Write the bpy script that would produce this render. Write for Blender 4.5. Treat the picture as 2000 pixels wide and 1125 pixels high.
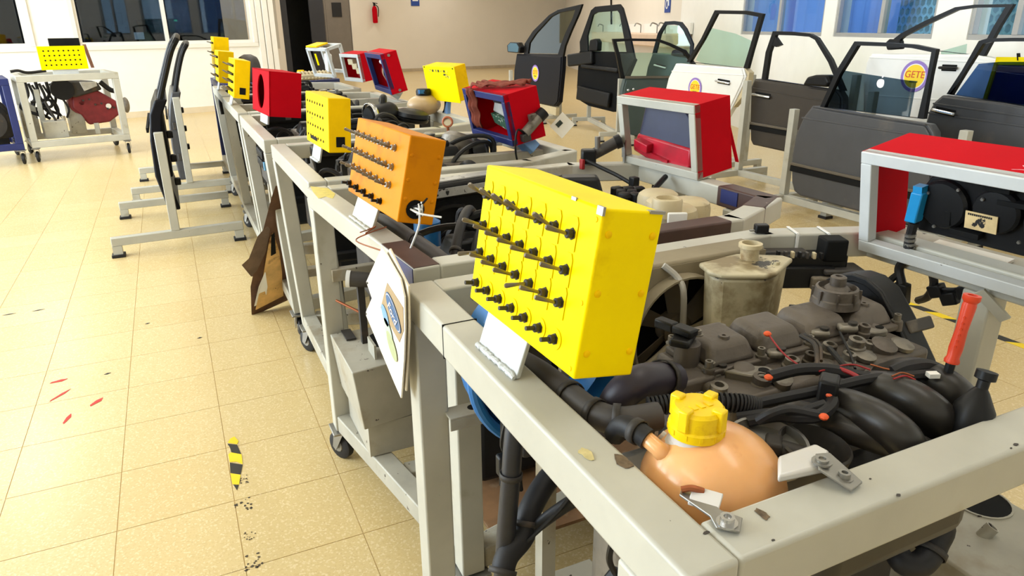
import bpy, bmesh, math, random
from mathutils import Vector, Matrix
from math import sin, cos, pi, radians, sqrt
random.seed(7)
for o in list(bpy.data.objects): bpy.data.objects.remove(o)
S = bpy.context.scene
COL = S.collection
V = Vector

# ------------------------------------------------------------------ camera
CAM_H = 1.4
FPX = 1376.5
_p, _r, _y = radians(20.33), radians(-0.478), radians(25.11)
FW = V((sin(_y)*cos(_p), cos(_y)*cos(_p), -sin(_p)))
RT = V((cos(_y), -sin(_y), 0)); UP = RT.cross(FW)
RT, UP = RT*cos(_r)+UP*sin(_r), -RT*sin(_r)+UP*cos(_r)
CAM = V((0, 0, CAM_H))
cam_data = bpy.data.cameras.new('camera'); cam = bpy.data.objects.new('camera', cam_data); COL.objects.link(cam)
cam_data.sensor_width = 36.0; cam_data.sensor_fit = 'HORIZONTAL'; cam_data.lens = FPX/2000*36.0
cam_data.clip_start = 0.02; cam_data.clip_end = 200
M = Matrix((RT, UP, -FW)).transposed().to_4x4(); M.translation = CAM
cam.matrix_world = M
S.camera = cam

# ------------------------------------------------------------------ world, lights, exposure
S.view_settings.view_transform = 'Standard'; S.view_settings.look = 'None'
S.view_settings.gamma = 1.0; S.view_settings.use_curve_mapping = False
S.view_settings.exposure = -0.95
W = bpy.data.worlds.new('world'); S.world = W; W.use_nodes = True
bg = W.node_tree.nodes['Background']; bg.inputs[0].default_value = (0.62, 0.80, 1.0, 1); bg.inputs[1].default_value = 4.0
def area(name, loc, size, rot, power, col):
    l = bpy.data.lights.new(name, 'AREA'); l.shape = 'RECTANGLE'; l.size, l.size_y = size; l.energy = power; l.color = col
    o = bpy.data.objects.new(name, l); COL.objects.link(o); o.location = loc; o.rotation_euler = rot
    return o
# daylight through the long window band in the side wall on the left, behind the picture edge
for i in range(3):
    area('window_daylight', (-5.3, 2.6+i*3.4, 2.1), (3.1, 2.3), (0, radians(-84), 0), 600, (0.74, 0.87, 1.0))
# fluorescent ceiling fittings
for ix in range(4):
    for iy in range(6):
        area('fluorescent_lamp', (-2.2+ix*3.6, 0.6+iy*4.3, 3.6), (0.5, 2.4), (0, 0, 0), 44 if iy < 2 else 78, (1.0, 0.975, 0.93))

# ------------------------------------------------------------------ pixel helpers (used to read positions off the photograph's perspective)
def ray(x, y): return FW + RT*((x-1000)/FPX) - UP*((y-562.5)/FPX)
def atz(x, y, z=0.0): d = ray(x, y); return CAM + d*((z-CAM_H)/d.z)
def atx(x, y, X): d = ray(x, y); return CAM + d*(X/d.x)
def aty(x, y, Y): d = ray(x, y); return CAM + d*(Y/d.y)
def onpl(x, y, P, n): d = ray(x, y); return CAM + d*((V(P)-CAM).dot(n)/d.dot(n))

# ------------------------------------------------------------------ materials
MATS = {}
def mat(name, col, rough=0.5, metal=0.0, var=0.12, vscale=6.0, wear=None, wthr=0.66, wscale=22.0, bump=0.0, bscale=120.0, coat=0.0, trans=0.0, alpha=1.0, sss=0.0, spec=0.5, ior=1.45, stain=None, sthr=.6, sscale=3.0):
    if name in MATS: return MATS[name]
    m = bpy.data.materials.new(name); m.use_nodes = True; nt = m.node_tree; N = nt.nodes; L = nt.links
    b = N['Principled BSDF']
    b.inputs['Roughness'].default_value = rough; b.inputs['Metallic'].default_value = metal
    b.inputs['Coat Weight'].default_value = coat; b.inputs['Transmission Weight'].default_value = trans
    b.inputs['Alpha'].default_value = alpha; b.inputs['Specular IOR Level'].default_value = spec; b.inputs['IOR'].default_value = ior
    if sss: b.inputs['Subsurface Weight'].default_value = sss; b.inputs['Subsurface Radius'].default_value = (.03, .02, .01)
    tc = N.new('ShaderNodeTexCoord'); oi = N.new('ShaderNodeObjectInfo')
    ad = N.new('ShaderNodeVectorMath'); ad.operation = 'ADD'; L.new(tc.outputs['Object'], ad.inputs[0]); L.new(oi.outputs['Location'], ad.inputs[1])
    co = ad.outputs[0]
    def noise(sc, det=4, rg=.6):
        n = N.new('ShaderNodeTexNoise'); n.inputs['Scale'].default_value = sc; n.inputs['Detail'].default_value = det; n.inputs['Roughness'].default_value = rg
        L.new(co, n.inputs['Vector']); return n.outputs['Fac']
    def ramp(src, a, c):
        r = N.new('ShaderNodeMapRange'); r.inputs['From Min'].default_value = a; r.inputs['From Max'].default_value = c; r.clamp = True
        L.new(src, r.inputs['Value']); return r.outputs[0]
    def mix(f, A, B):
        x = N.new('ShaderNodeMix'); x.data_type = 'RGBA'
        if f is not None: L.new(f, x.inputs[0])
        for i, q in ((6, A), (7, B)):
            if isinstance(q, tuple): x.inputs[i].default_value = (*q, 1)
            else: L.new(q, x.inputs[i])
        return x.outputs[2]
    c = tuple(col)
    lo = tuple(max(0, k*(1-var)) for k in c); hi = tuple(min(1, k*(1+var*.6)) for k in c)
    cur = mix(ramp(noise(vscale), .32, .68), lo, hi) if var else c
    if stain: cur = mix(ramp(noise(sscale, 6), sthr, sthr+.12), cur, tuple(stain))
    wf = None
    if wear:
        wf = ramp(noise(wscale, 5, .62), wthr, wthr+.015); cur = mix(wf, cur, tuple(wear))
    if isinstance(cur, tuple): b.inputs['Base Color'].default_value = (*cur, 1)
    else: L.new(cur, b.inputs['Base Color'])
    if bump:
        bp = N.new('ShaderNodeBump'); bp.inputs['Strength'].default_value = bump; bp.inputs['Distance'].default_value = .002
        L.new(noise(bscale, 3), bp.inputs['Height']); L.new(bp.outputs[0], b.inputs['Normal'])
    MATS[name] = m; return m
def emit(name, col, st):
    m = bpy.data.materials.new(name); m.use_nodes = True; nt = m.node_tree; nt.nodes.clear()
    e = nt.nodes.new('ShaderNodeEmission'); e.inputs[0].default_value = (*col, 1); e.inputs[1].default_value = st
    o = nt.nodes.new('ShaderNodeOutputMaterial'); nt.links.new(e.outputs[0], o.inputs[0]); return m
def glassmat(name, tint, gloss=.12, rough=.02):
    m = bpy.data.materials.new(name); m.use_nodes = True; nt = m.node_tree; nt.nodes.clear()
    t = nt.nodes.new('ShaderNodeBsdfTransparent'); t.inputs[0].default_value = (*tint, 1)
    g = nt.nodes.new('ShaderNodeBsdfGlossy'); g.inputs['Roughness'].default_value = rough
    lw = nt.nodes.new('ShaderNodeLayerWeight'); lw.inputs[0].default_value = .5
    pw = nt.nodes.new('ShaderNodeMath'); pw.operation = 'POWER'; pw.inputs[1].default_value = 4.0; nt.links.new(lw.outputs['Facing'], pw.inputs[0])
    mp = nt.nodes.new('ShaderNodeMath'); mp.operation = 'MULTIPLY_ADD'; mp.inputs[1].default_value = .6; mp.inputs[2].default_value = gloss*.5; mp.use_clamp = True
    nt.links.new(pw.outputs[0], mp.inputs[0])
    mx = nt.nodes.new('ShaderNodeMixShader'); nt.links.new(mp.outputs[0], mx.inputs[0])
    nt.links.new(t.outputs[0], mx.inputs[1]); nt.links.new(g.outputs[0], mx.inputs[2])
    o = nt.nodes.new('ShaderNodeOutputMaterial'); nt.links.new(mx.outputs[0], o.inputs[0]); return m

def cloth(name, col):
    m = bpy.data.materials.new(name); m.use_nodes = True; nt = m.node_tree; nt.nodes.clear()
    t = nt.nodes.new('ShaderNodeBsdfTranslucent'); t.inputs[0].default_value = (*col, 1); d = nt.nodes.new('ShaderNodeBsdfDiffuse'); d.inputs[0].default_value = (*col, 1)
    mx = nt.nodes.new('ShaderNodeMixShader'); mx.inputs[0].default_value = .4; nt.links.new(t.outputs[0], mx.inputs[1]); nt.links.new(d.outputs[0], mx.inputs[2])
    o = nt.nodes.new('ShaderNodeOutputMaterial'); nt.links.new(mx.outputs[0], o.inputs[0]); MATS[name] = m; return m

# ------------------------------------------------------------------ mesh builder
class MB:
    def __init__(s): s.v = []; s.f = []
    def add(s, vs, fs):
        k = len(s.v); s.v += [V(p) for p in vs]; s.f += [tuple(i+k for i in f) for f in fs]; return s
    def hexa(s, b, t):
        return s.add(list(b)+list(t), [(3, 2, 1, 0), (4, 5, 6, 7), (0, 1, 5, 4), (1, 2, 6, 5), (2, 3, 7, 6), (3, 0, 4, 7)])
    def box(s, c, size, X=V((1, 0, 0)), Y=V((0, 1, 0)), Z=V((0, 0, 1)), taper=1.0):
        c = V(c); a, b_, d = V(X)*size[0]/2, V(Y)*size[1]/2, V(Z)*size[2]/2; t = taper
        return s.hexa([c-a-b_-d, c+a-b_-d, c+a+b_-d, c-a+b_-d], [c-a*t-b_*t+d, c+a*t-b_*t+d, c+a*t+b_*t+d, c-a*t+b_*t+d])
    def mm(s, a, b):
        return s.box([(a[i]+b[i])/2 for i in range(3)], [abs(b[i]-a[i]) for i in range(3)])
    def bar(s, p, q, w, h, up=(0, 0, 1)):
        p, q = V(p), V(q); d = (q-p); l = d.length; d.normalize(); up = V(up)
        sd = d.cross(up).normalized(); u2 = sd.cross(d).normalized()
        return s.box((p+q)/2, (l, w, h), d, sd, u2)
    def tube(s, pts, r, n=8, cap=True):
        pts = [V(p) for p in pts]; m = len(pts); rr = r if isinstance(r, (list, tuple)) else [r]*m
        t0 = (pts[1]-pts[0]).normalized(); ref = V((0, 0, 1)) if abs(t0.z) < .9 else V((1, 0, 0))
        a = t0.cross(ref).normalized(); vs = []; fs = []
        for i in range(m):
            t = (pts[min(i+1, m-1)]-pts[max(i-1, 0)]).normalized()
            a = (a-t*a.dot(t)).normalized(); b = t.cross(a)
            vs += [pts[i]+(a*cos(2*pi*k/n)+b*sin(2*pi*k/n))*rr[i] for k in range(n)]
        for i in range(m-1):
            for k in range(n):
                k2 = (k+1) % n; fs.append((i*n+k, i*n+k2, (i+1)*n+k2, (i+1)*n+k))
        if cap: fs.append(tuple(range(n-1, -1, -1))); fs.append(tuple((m-1)*n+k for k in range(n)))
        return s.add(vs, fs)
    def lathe(s, prof, o, ax=(0, 0, 1), n=20, cap0=True, cap1=True):
        o = V(o); ax = V(ax).normalized(); ref = V((1, 0, 0)) if abs(ax.x) < .9 else V((0, 1, 0))
        a = ax.cross(ref).normalized(); b = ax.cross(a); vs = []; fs = []; m = len(prof)
        for r, z in prof: vs += [o+ax*z+(a*cos(2*pi*k/n)+b*sin(2*pi*k/n))*r for k in range(n)]
        for i in range(m-1):
            for k in range(n):
                k2 = (k+1) % n; fs.append((i*n+k, i*n+k2, (i+1)*n+k2, (i+1)*n+k))
        if cap0: fs.append(tuple(range(n-1, -1, -1)))
        if cap1: fs.append(tuple((m-1)*n+k for k in range(n)))
        return s.add(vs, fs)
    def cyl(s, p, q, r, n=14):
        p, q = V(p), V(q); return s.lathe([(r, 0), (r, (q-p).length)], p, q-p, n)
    def prism(s, pts, dv):
        """closed outline of 3-D points, thickened by vector dv"""
        pts = [V(p) for p in pts]; dv = V(dv); m = len(pts)
        nrm = V((0, 0, 0))
        for i in range(m): nrm += (pts[i]-pts[0]).cross(pts[(i+1) % m]-pts[0])
        if nrm.dot(dv) > 0: pts = pts[::-1]
        vs = pts+[p+dv for p in pts]
        fs = [tuple(range(m)), tuple(range(2*m-1, m-1, -1))]+[(i, m+i, m+(i+1) % m, (i+1) % m)[::1] for i in range(m)]
        return s.add(vs, fs)
    def ring(s, outer, inner, dv):
        """frame between two outlines with the same number of points, thickened by dv"""
        m = len(outer); dv = V(dv); o = [V(p) for p in outer]; i_ = [V(p) for p in inner]
        vs = o+i_+[p+dv for p in o]+[p+dv for p in i_]; fs = []
        for k in range(m):
            j = (k+1) % m
            fs += [(k, j, m+j, m+k), (2*m+k, 3*m+k, 3*m+j, 2*m+j), (k, 2*m+k, 2*m+j, j), (m+k, m+j, 3*m+j, 3*m+k)]
        return s.add(vs, fs)
    def ball(s, c, r, n=12, m=8, sq=(1, 1, 1)):
        c = V(c); vs = []; fs = []
        for i in range(1, m):
            a = pi*i/m
            vs += [c+V((sin(a)*cos(2*pi*k/n)*r*sq[0], sin(a)*sin(2*pi*k/n)*r*sq[1], cos(a)*r*sq[2])) for k in range(n)]
        top = len(vs); vs += [c+V((0, 0, r*sq[2])), c-V((0, 0, r*sq[2]))]
        for i in range(m-2):
            for k in range(n):
                j = (k+1) % n; fs.append((i*n+k, (i+1)*n+k, (i+1)*n+j, i*n+j))
        for k in range(n):
            j = (k+1) % n; fs.append((top, k, j)); fs.append((top+1, (m-2)*n+j, (m-2)*n+k))
        return s.add(vs, fs)
    def grid(s, fn, nu, nv):
        vs = [fn(i/nu, j/nv) for j in range(nv+1) for i in range(nu+1)]
        fs = [(j*(nu+1)+i, j*(nu+1)+i+1, (j+1)*(nu+1)+i+1, (j+1)*(nu+1)+i) for j in range(nv) for i in range(nu)]
        return s.add(vs, fs)
    def build(s, name, m, parent=None, bevel=0.0, smooth=True, seg=2, sub=0, solid=0.0, org=None, ang=35):
        me = bpy.data.meshes.new(name)
        c = V((0, 0, 0))
        for p in s.v: c += p
        c /= max(1, len(s.v))
        if org is not None: c = V(org)
        me.from_pydata([tuple(p-c) for p in s.v], [], s.f); me.validate()
        bm = bmesh.new(); bm.from_mesh(me); bmesh.ops.recalc_face_normals(bm, faces=bm.faces); bm.to_mesh(me); bm.free()
        if smooth:
            me.shade_smooth(); me.set_sharp_from_angle(angle=radians(ang))
        me.materials.append(m if not isinstance(m, str) else MATS[m])
        o = bpy.data.objects.new(name, me); COL.objects.link(o)
        place(o, c, parent)
        if solid: k = o.modifiers.new('solid', 'SOLIDIFY'); k.thickness = solid; k.offset = 0
        if bevel: k = o.modifiers.new('bevel', 'BEVEL'); k.width = bevel; k.segments = seg; k.limit_method = 'ANGLE'; k.angle_limit = radians(40)
        if sub: k = o.modifiers.new('sub', 'SUBSURF'); k.levels = sub; k.render_levels = sub
        return o
WL = {}
def place(o, c, parent):
    WL[o] = V(c)
    if parent is not None: o.parent = parent; o.location = V(c)-WL[parent]
    else: o.location = V(c)
def thing(name, loc, label, cat, group=None):
    o = bpy.data.objects.new(name, None); o.empty_display_size = .05; COL.objects.link(o); place(o, loc, None); return tag(o, label, cat, group)
def tag(o, label, cat, group=None):
    o['label'] = label; o['category'] = cat
    if group: o['group'] = group
    return o
def struct(o): o['kind'] = 'structure'; return o
def inst(src, name, parent, loc, rot=None):
    """another object that shares the mesh of src"""
    o = src.copy(); o.name = name; COL.objects.link(o); o.parent = None; place(o, loc, parent)
    if rot is not None: o.rotation_mode = 'QUATERNION'; o.rotation_quaternion = rot.to_quaternion() if isinstance(rot, Matrix) else rot
    return o
def smooth_path(pts, k=6):
    pts = [V(p) for p in pts]; P = [pts[0]*2-pts[1]]+pts+[pts[-1]*2-pts[-2]]; out = []
    for i in range(1, len(P)-2):
        for j in range(k):
            t = j/k; a, b, c, d = P[i-1], P[i], P[i+1], P[i+2]
            out.append(.5*((2*b)+(c-a)*t+(2*a-5*b+4*c-d)*t*t+(3*b-a-3*c+d)*t**3))
    out.append(pts[-1]); return out
def text_mesh(txt, size, o, u, w, n, depth, name, m, parent, shear=0.0, align='CENTER'):
    cu = bpy.data.curves.new('t', 'FONT'); cu.body = txt; cu.size = size; cu.align_x = align; cu.align_y = 'CENTER'; cu.extrude = depth/2; cu.shear = shear; cu.resolution_u = 4
    to = bpy.data.objects.new('t', cu); COL.objects.link(to)
    dg = bpy.context.evaluated_depsgraph_get(); me = bpy.data.meshes.new_from_object(to.evaluated_get(dg))
    bpy.data.objects.remove(to); me.name = name
    me.materials.clear(); me.materials.append(m)
    R = Matrix((V(u).normalized(), V(w).normalized(), V(n).normalized())).transposed()
    me.transform(R.to_4x4())
    ob = bpy.data.objects.new(name, me); COL.objects.link(ob); place(ob, o, parent); return ob
def c8(r, g, b):
    f = lambda v: (v/255/12.92) if v/255 <= .04045 else ((v/255+.055)/1.055)**2.4
    return (f(r), f(g), f(b))
# ------------------------------------------------------------------ palette
GREY = mat('grey_stand_paint', c8(182, 179, 166), .38, var=.10, vscale=5, wear=c8(70, 62, 52), wthr=.712, wscale=34, bump=.06, bscale=90, stain=c8(150, 138, 108), sthr=.62)
GREYW = mat('worn_grey_paint', c8(168, 163, 148), .45, var=.14, vscale=7, wear=c8(60, 50, 44), wthr=.66, wscale=26, bump=.08, stain=c8(140, 126, 100), sthr=.52)
GREYL = mat('pale_grey_paint', c8(196, 198, 196), .4, var=.08, wear=c8(90, 84, 76), wthr=.70, wscale=40, bump=.12)
BROWNW = mat('brown_primer', c8(74, 52, 46), .5, var=.2, vscale=14, wear=c8(190, 180, 160), wthr=.70, wscale=30)
YEL = mat('yellow_paint', c8(255, 224, 0), .4, spec=.08, var=.06, vscale=9, wear=c8(110, 96, 60), wthr=.76, wscale=30, bump=.03, stain=c8(226, 190, 0), sthr=.62, sscale=7)
YELD = mat('yellow_worn_paint', c8(250, 200, 4), .45, spec=.08, var=.1, vscale=9, wear=c8(96, 86, 70), wthr=.73, wscale=26, stain=c8(214, 160, 10), sthr=.58, sscale=6)
ORA = mat('orange_paint', c8(212, 130, 4), .45, spec=.1, var=.1, vscale=7, wear=c8(84, 60, 40), wthr=.74, wscale=28, bump=.05, stain=c8(186, 104, 10), sthr=.58, sscale=6)
RED = mat('red_paint', c8(186, 8, 24), .65, spec=.05, var=.06, vscale=8, wear=c8(214, 150, 150), wthr=.775, wscale=18)
REDD = mat('dusty_red_paint', c8(176, 44, 46), .55, var=.12, vscale=8)
NAVY = mat('navy_paint', c8(32, 42, 96), .42, var=.12, wear=c8(120, 120, 130), wthr=.74)
BLUE = mat('blue_paint', c8(40, 110, 176), .4, var=.12, wear=c8(160, 180, 190), wthr=.68, wscale=60)
PALEBLUE = mat('pale_blue_paint', c8(110, 150, 200), .45, var=.12)
BLACK = mat('black_plastic', c8(22, 22, 23), .42, spec=.3, var=.15, vscale=12, bump=.08)
BLACKM = mat('matte_black', c8(17, 17, 17), .75, spec=.2, var=.2)
RUB = mat('black_rubber', c8(34, 33, 34), .55, spec=.35, var=.2, vscale=14, bump=.06)
DUST = mat('dusty_black_plastic', c8(62, 58, 54), .55, var=.22, vscale=8, stain=c8(104, 94, 80), sthr=.60, sscale=9)
IRON = mat('dark_iron', c8(58, 54, 50), .6, metal=.25, var=.25, vscale=10, stain=c8(96, 76, 56), sthr=.6, sscale=8, bump=.15)
ALU = mat('dirty_aluminium', c8(128, 122, 112), .45, metal=.55, var=.2, vscale=12, stain=c8(74, 66, 56), sthr=.55, sscale=14, bump=.1)
ENG = mat('grey_engine_casting', c8(98, 90, 82), .52, metal=.3, var=.18, vscale=9, stain=c8(66, 58, 50), sthr=.56, sscale=11, bump=.18, bscale=160)
CHROME = mat('bright_steel', c8(200, 200, 200), .25, metal=.95, var=.06)
STEEL = mat('dull_steel', c8(150, 148, 142), .4, metal=.8, var=.12)
CREAM = mat('aged_cream_plastic', c8(200, 184, 148), .45, var=.12, vscale=8, stain=c8(140, 116, 80), sthr=.62, sscale=12, sss=.0)
WHITEP = mat('white_plastic', c8(232, 230, 224), .4, var=.04)
TANK = mat('orange_tank_plastic', c8(234, 174, 114), .26, coat=.15, var=.10, vscale=9, stain=c8(206, 132, 74), sthr=.56, sscale=8, sss=.35)
CLEARP = mat('milky_plastic', c8(206, 202, 196), .3, var=.05, sss=.2)
COPPER = mat('copper_wire', c8(150, 84, 48), .45, metal=.5)
WIRER = mat('red_wire', c8(150, 26, 28), .5)
WIREO = mat('orange_terminal', c8(228, 90, 40), .5)
WOOD = mat('raw_wood', c8(226, 184, 118), .65, var=.25, vscale=12, stain=c8(120, 78, 46), sthr=.55, sscale=9, bump=.2)
WOODB = mat('brown_wood', c8(96, 66, 46), .65, var=.25, vscale=14, bump=.3)
WALLW = mat('white_wall_paint', c8(240, 237, 228), .8, var=.02)
WALLB = mat('beige_wall_paint', c8(228, 219, 204), .8, var=.025, vscale=1.2)
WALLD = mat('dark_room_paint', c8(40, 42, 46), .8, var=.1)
TRIM = mat('white_trim', c8(232, 228, 218), .5, var=.02)
ALUF = mat('window_aluminium', c8(176, 176, 174), .4, metal=.3, var=.05)
CEIL = mat('ceiling_paint', c8(236, 232, 222), .9, var=.02)
PAPER = mat('laminated_card', c8(236, 230, 216), .45, var=.04)
BLK = mat('black_print', c8(24, 24, 26), .6, var=0)

# terrazzo floor tile
def tile_mat():
    m = bpy.data.materials.new('terrazzo_tile'); m.use_nodes = True; nt = m.node_tree; N = nt.nodes; L = nt.links; b = N['Principled BSDF']
    g = N.new('ShaderNodeNewGeometry'); oi = N.new('ShaderNodeObjectInfo')
    def noise(sc, det=3, rg=.6):
        n = N.new('ShaderNodeTexNoise'); n.inputs['Scale'].default_value = sc; n.inputs['Detail'].default_value = det; n.inputs['Roughness'].default_value = rg; L.new(g.outputs['Position'], n.inputs['Vector']); return n.outputs['Fac']
    def rmp(s, a, c):
        r = N.new('ShaderNodeMapRange'); r.inputs[1].default_value = a; r.inputs[2].default_value = c; L.new(s, r.inputs[0]); return r.outputs[0]
    def mix(f, A, B, k=1.0):
        x = N.new('ShaderNodeMix'); x.data_type = 'RGBA'
        if k != 1.0:
            mu = N.new('ShaderNodeMath'); mu.operation = 'MULTIPLY'; mu.inputs[1].default_value = k; L.new(f, mu.inputs[0]); f = mu.outputs[0]
        L.new(f, x.inputs[0])
        for i, q in ((6, A), (7, B)):
            if isinstance(q, tuple): x.inputs[i].default_value = (*q, 1)
            else: L.new(q, x.inputs[i])
        return x.outputs[2]
    base = mix(oi.outputs['Random'], c8(204, 180, 128), c8(210, 187, 137))
    base = mix(rmp(noise(.8), .35, .7), base, c8(204, 176, 118), .6)
    vo = N.new('ShaderNodeTexVoronoi'); vo.inputs['Scale'].default_value = 190; L.new(g.outputs['Position'], vo.inputs['Vector'])
    cr = N.new('ShaderNodeSeparateColor'); L.new(vo.outputs['Color'], cr.inputs[0])
    base = mix(rmp(cr.outputs[0], .80, .84), base, c8(196, 168, 114), .45)
    base = mix(rmp(cr.outputs[1], .82, .86), base, c8(236, 220, 178), .35)
    base = mix(rmp(noise(260, 2), .62, .70), base, c8(150, 122, 78), .5)
    base = mix(rmp(noise(16, 4, .7), .735, .75), base, c8(110, 88, 60), .55)
    L.new(base, b.inputs['Base Color']); b.inputs['Roughness'].default_value = .27; b.inputs['Specular IOR Level'].default_value = .45
    return m
TILE = tile_mat()

# ------------------------------------------------------------------ floor
T = .33; GAP = .0012
ox, oy = -.341, 2.72   # a joint crossing read off the photograph
MB_ = MB().mm((-9, -4, -.12), (19, 31, -.002)); floor = struct(MB_.build('floor', mat('tile_grout', c8(204, 176, 124), .8, var=.1), smooth=False))
def tile_mesh():
    h = T/2-GAP/2; b = .0007
    return MB().hexa([(-h, -h, -.006), (h, -h, -.006), (h, h, -.006), (-h, h, -.006)], [(-h+b, -h+b, 0), (h-b, -h+b, 0), (h-b, h-b, 0), (-h+b, h-b, 0)])
cells = []
for i in range(-26, 58):
    for j in range(-14, 88):
        c = V((ox+(i+.5)*T, oy+(j+.5)*T, 0)); d = c-CAM; dep = d.dot(FW)
        vis = dep > .3 and abs(d.dot(RT)/dep) < .80 and -.46 < d.dot(UP)/dep
        k = dep if vis else 1e6+d.length
        if i > 40 and j < 6: continue
        cells.append((k, i, j, c))
cells.sort(key=lambda q: q[0])
t0 = None; rest = MB()
for n, (k, i, j, c) in enumerate(cells):
    if n < 300:
        if t0 is None: t0 = tile_mesh().build('tile', TILE, None, smooth=False, org=(0, 0, 0)); t0.parent = floor; place(t0, c, floor)
        else: inst(t0, 'tile', floor, c)
    else:
        h = T/2-GAP/2
        rest.add([c+V((-h, -h, 0)), c+V((h, -h, 0)), c+V((h, h, 0)), c+V((-h, h, 0))], [(0, 1, 2, 3)])
ro = rest.build('tile_field', TILE, floor, smooth=False); ro['kind'] = 'stuff'

# ------------------------------------------------------------------ walls
def wall(name, A, B, th, h, openings, m, zb=0.0):
    """openings: (t0,t1,z0,z1) along A->B; thickness goes to the left of A->B (away from the room)"""
    A, B = V(A), V(B); d = (B-A); L_ = d.length; d.normalize(); nn = V((-d.y, d.x, 0)); mb = MB()
    def piece(t0, t1, z0, z1):
        if t1-t0 < 1e-4 or z1-z0 < 1e-4: return
        mb.box(A+d*((t0+t1)/2)+nn*(th/2)+V((0, 0, (z0+z1)/2)), (t1-t0, th, z1-z0), d, nn)
    t = 0
    for (a, b, z0, z1) in sorted(openings):
        piece(t, a, zb, h); piece(a, b, zb, z0); piece(a, b, z1, h); t = b
    piece(t, L_, zb, h)
    return struct(mb.build(name, m, smooth=False))
H_ = 3.7
# wall with dark windows behind the left half
LP = V((-.593, 13.83, 0)); LD = V((1, .30, 0)).normalized(); LN = V((-LD.y, LD.x, 0))
def lpt(px, py): return onpl(px, py, LP, LN)
lA = LP-LD*7.5; lB = lpt(537, 60); lB.z = 0
tt = lambda px, py: (lpt(px, py)-lA).dot(LD)
LW = [(tt(0, 60)-2.6, tt(52, 60), 1.17, 2.5), (tt(150, 60), tt(493, 60), 1.17, 2.5)]
wall_left = wall('wall_left', lA, lB, .14, H_, LW, WALLW)
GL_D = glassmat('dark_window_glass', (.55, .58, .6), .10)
def window(n, A, d, t0, t1, z0, z1, muls, fm, gm, room_n, fw=.05, proud=.03, trim=True):
    """frame, mullions and panes in an opening; room_n points into the room"""
    nn = V((-d.y, d.x, 0)); root = bpy.data.objects.new('window_%d' % n, None); COL.objects.link(root); c = A+d*((t0+t1)/2)+V((0, 0, z0)); place(root, c, None); struct(root)
    def bx(name, a, b, y0, y1, q0, q1, m):
        MB().box(A+d*((a+b)/2)+room_n*((q0+q1)/2)+V((0, 0, (y0+y1)/2)), (b-a, abs(q1-q0), y1-y0), d, room_n).build(name, m, root, bevel=.003)
    if trim:
        w = .07
        bx('window_casing', t0-w, t1+w, z0-w, z0-.001, -.005, .03, TRIM); bx('window_casing', t0-w, t1+w, z1, z1+w, -.005, .03, TRIM)
        bx('window_casing', t0-w, t0-.001, z0, z1, -.005, .03, TRIM); bx('window_casing', t1+.001, t1+w, z0, z1, -.005, .03, TRIM)
    bx('window_frame', t0, t1, z0, z0+fw, -.06, -.01, fm); bx('window_frame', t0, t1, z1-fw, z1, -.06, -.01, fm)
    bx('window_frame', t0, t0+fw, z0+fw, z1-fw, -.06, -.01, fm); bx('window_frame', t1-fw, t1, z0+fw, z1-fw, -.06, -.01, fm)
    ed = [t0+fw]+muls+[t1-fw]
    for mu in muls: bx('mullion', mu-.03, mu+.03, z0+fw, z1-fw, -.065, -.005, fm)
    for a, b in zip(ed[:-1], ed[1:]): bx('pane', a+.03, b-.03, z0+fw, z1-fw, -.04, -.034, gm)
    return root
window(1, lA, LD, LW[0][0], LW[0][1], 1.17, 2.5, [LW[0][0]+1.3], TRIM, GL_D, -LN)
window(2, lA, LD, LW[1][0], LW[1][1], 1.17, 2.5, [tt(325, 60)], TRIM, GL_D, -LN)
# baseboard and door jamb at the end of that wall
MB().bar(lA-LN*.012+V((0, 0, .05)), lB-LN*.012+V((0, 0, .05)), .02, .1).build('baseboard_left', mat('baseboard_paint', c8(222, 206, 176), .6, var=.05)); struct(bpy.data.objects['baseboard_left'])
for k in range(3):
    struct(MB().box(lB-LD*(.05+k*.12)-LN*(.02+.012*(k % 2))+V((0, 0, H_/2)), (.10, .04, H_), LD, LN).build('trim_%d' % (k+1), TRIM, bevel=.004))
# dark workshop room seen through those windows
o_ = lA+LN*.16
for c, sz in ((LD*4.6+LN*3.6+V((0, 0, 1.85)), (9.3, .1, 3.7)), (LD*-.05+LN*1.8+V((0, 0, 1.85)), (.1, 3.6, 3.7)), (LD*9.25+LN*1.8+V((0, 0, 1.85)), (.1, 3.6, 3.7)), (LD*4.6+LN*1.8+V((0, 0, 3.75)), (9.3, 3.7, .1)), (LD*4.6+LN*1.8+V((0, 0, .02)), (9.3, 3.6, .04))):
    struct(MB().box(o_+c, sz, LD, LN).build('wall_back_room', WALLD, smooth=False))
def inroom(px, py, dep): return onpl(px, py, LP+LN*dep, LN)
cab = thing('storage_rack', inroom(250, 60, 1.6)*V((1, 1, 0)) if False else V((inroom(250, 60, 1.6).x, inroom(250, 60, 1.6).y, .04)), 'dark rack of equipment behind the left window pane', 'rack')
p = inroom(235, 60, 1.6); p.z = 0
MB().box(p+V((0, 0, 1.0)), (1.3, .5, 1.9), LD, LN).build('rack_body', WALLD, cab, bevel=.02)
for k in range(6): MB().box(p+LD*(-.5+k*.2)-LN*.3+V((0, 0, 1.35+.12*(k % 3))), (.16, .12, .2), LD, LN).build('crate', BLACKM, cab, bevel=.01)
SCR = emit('screen_glow', (.55, .8, 1.0), .9)
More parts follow.
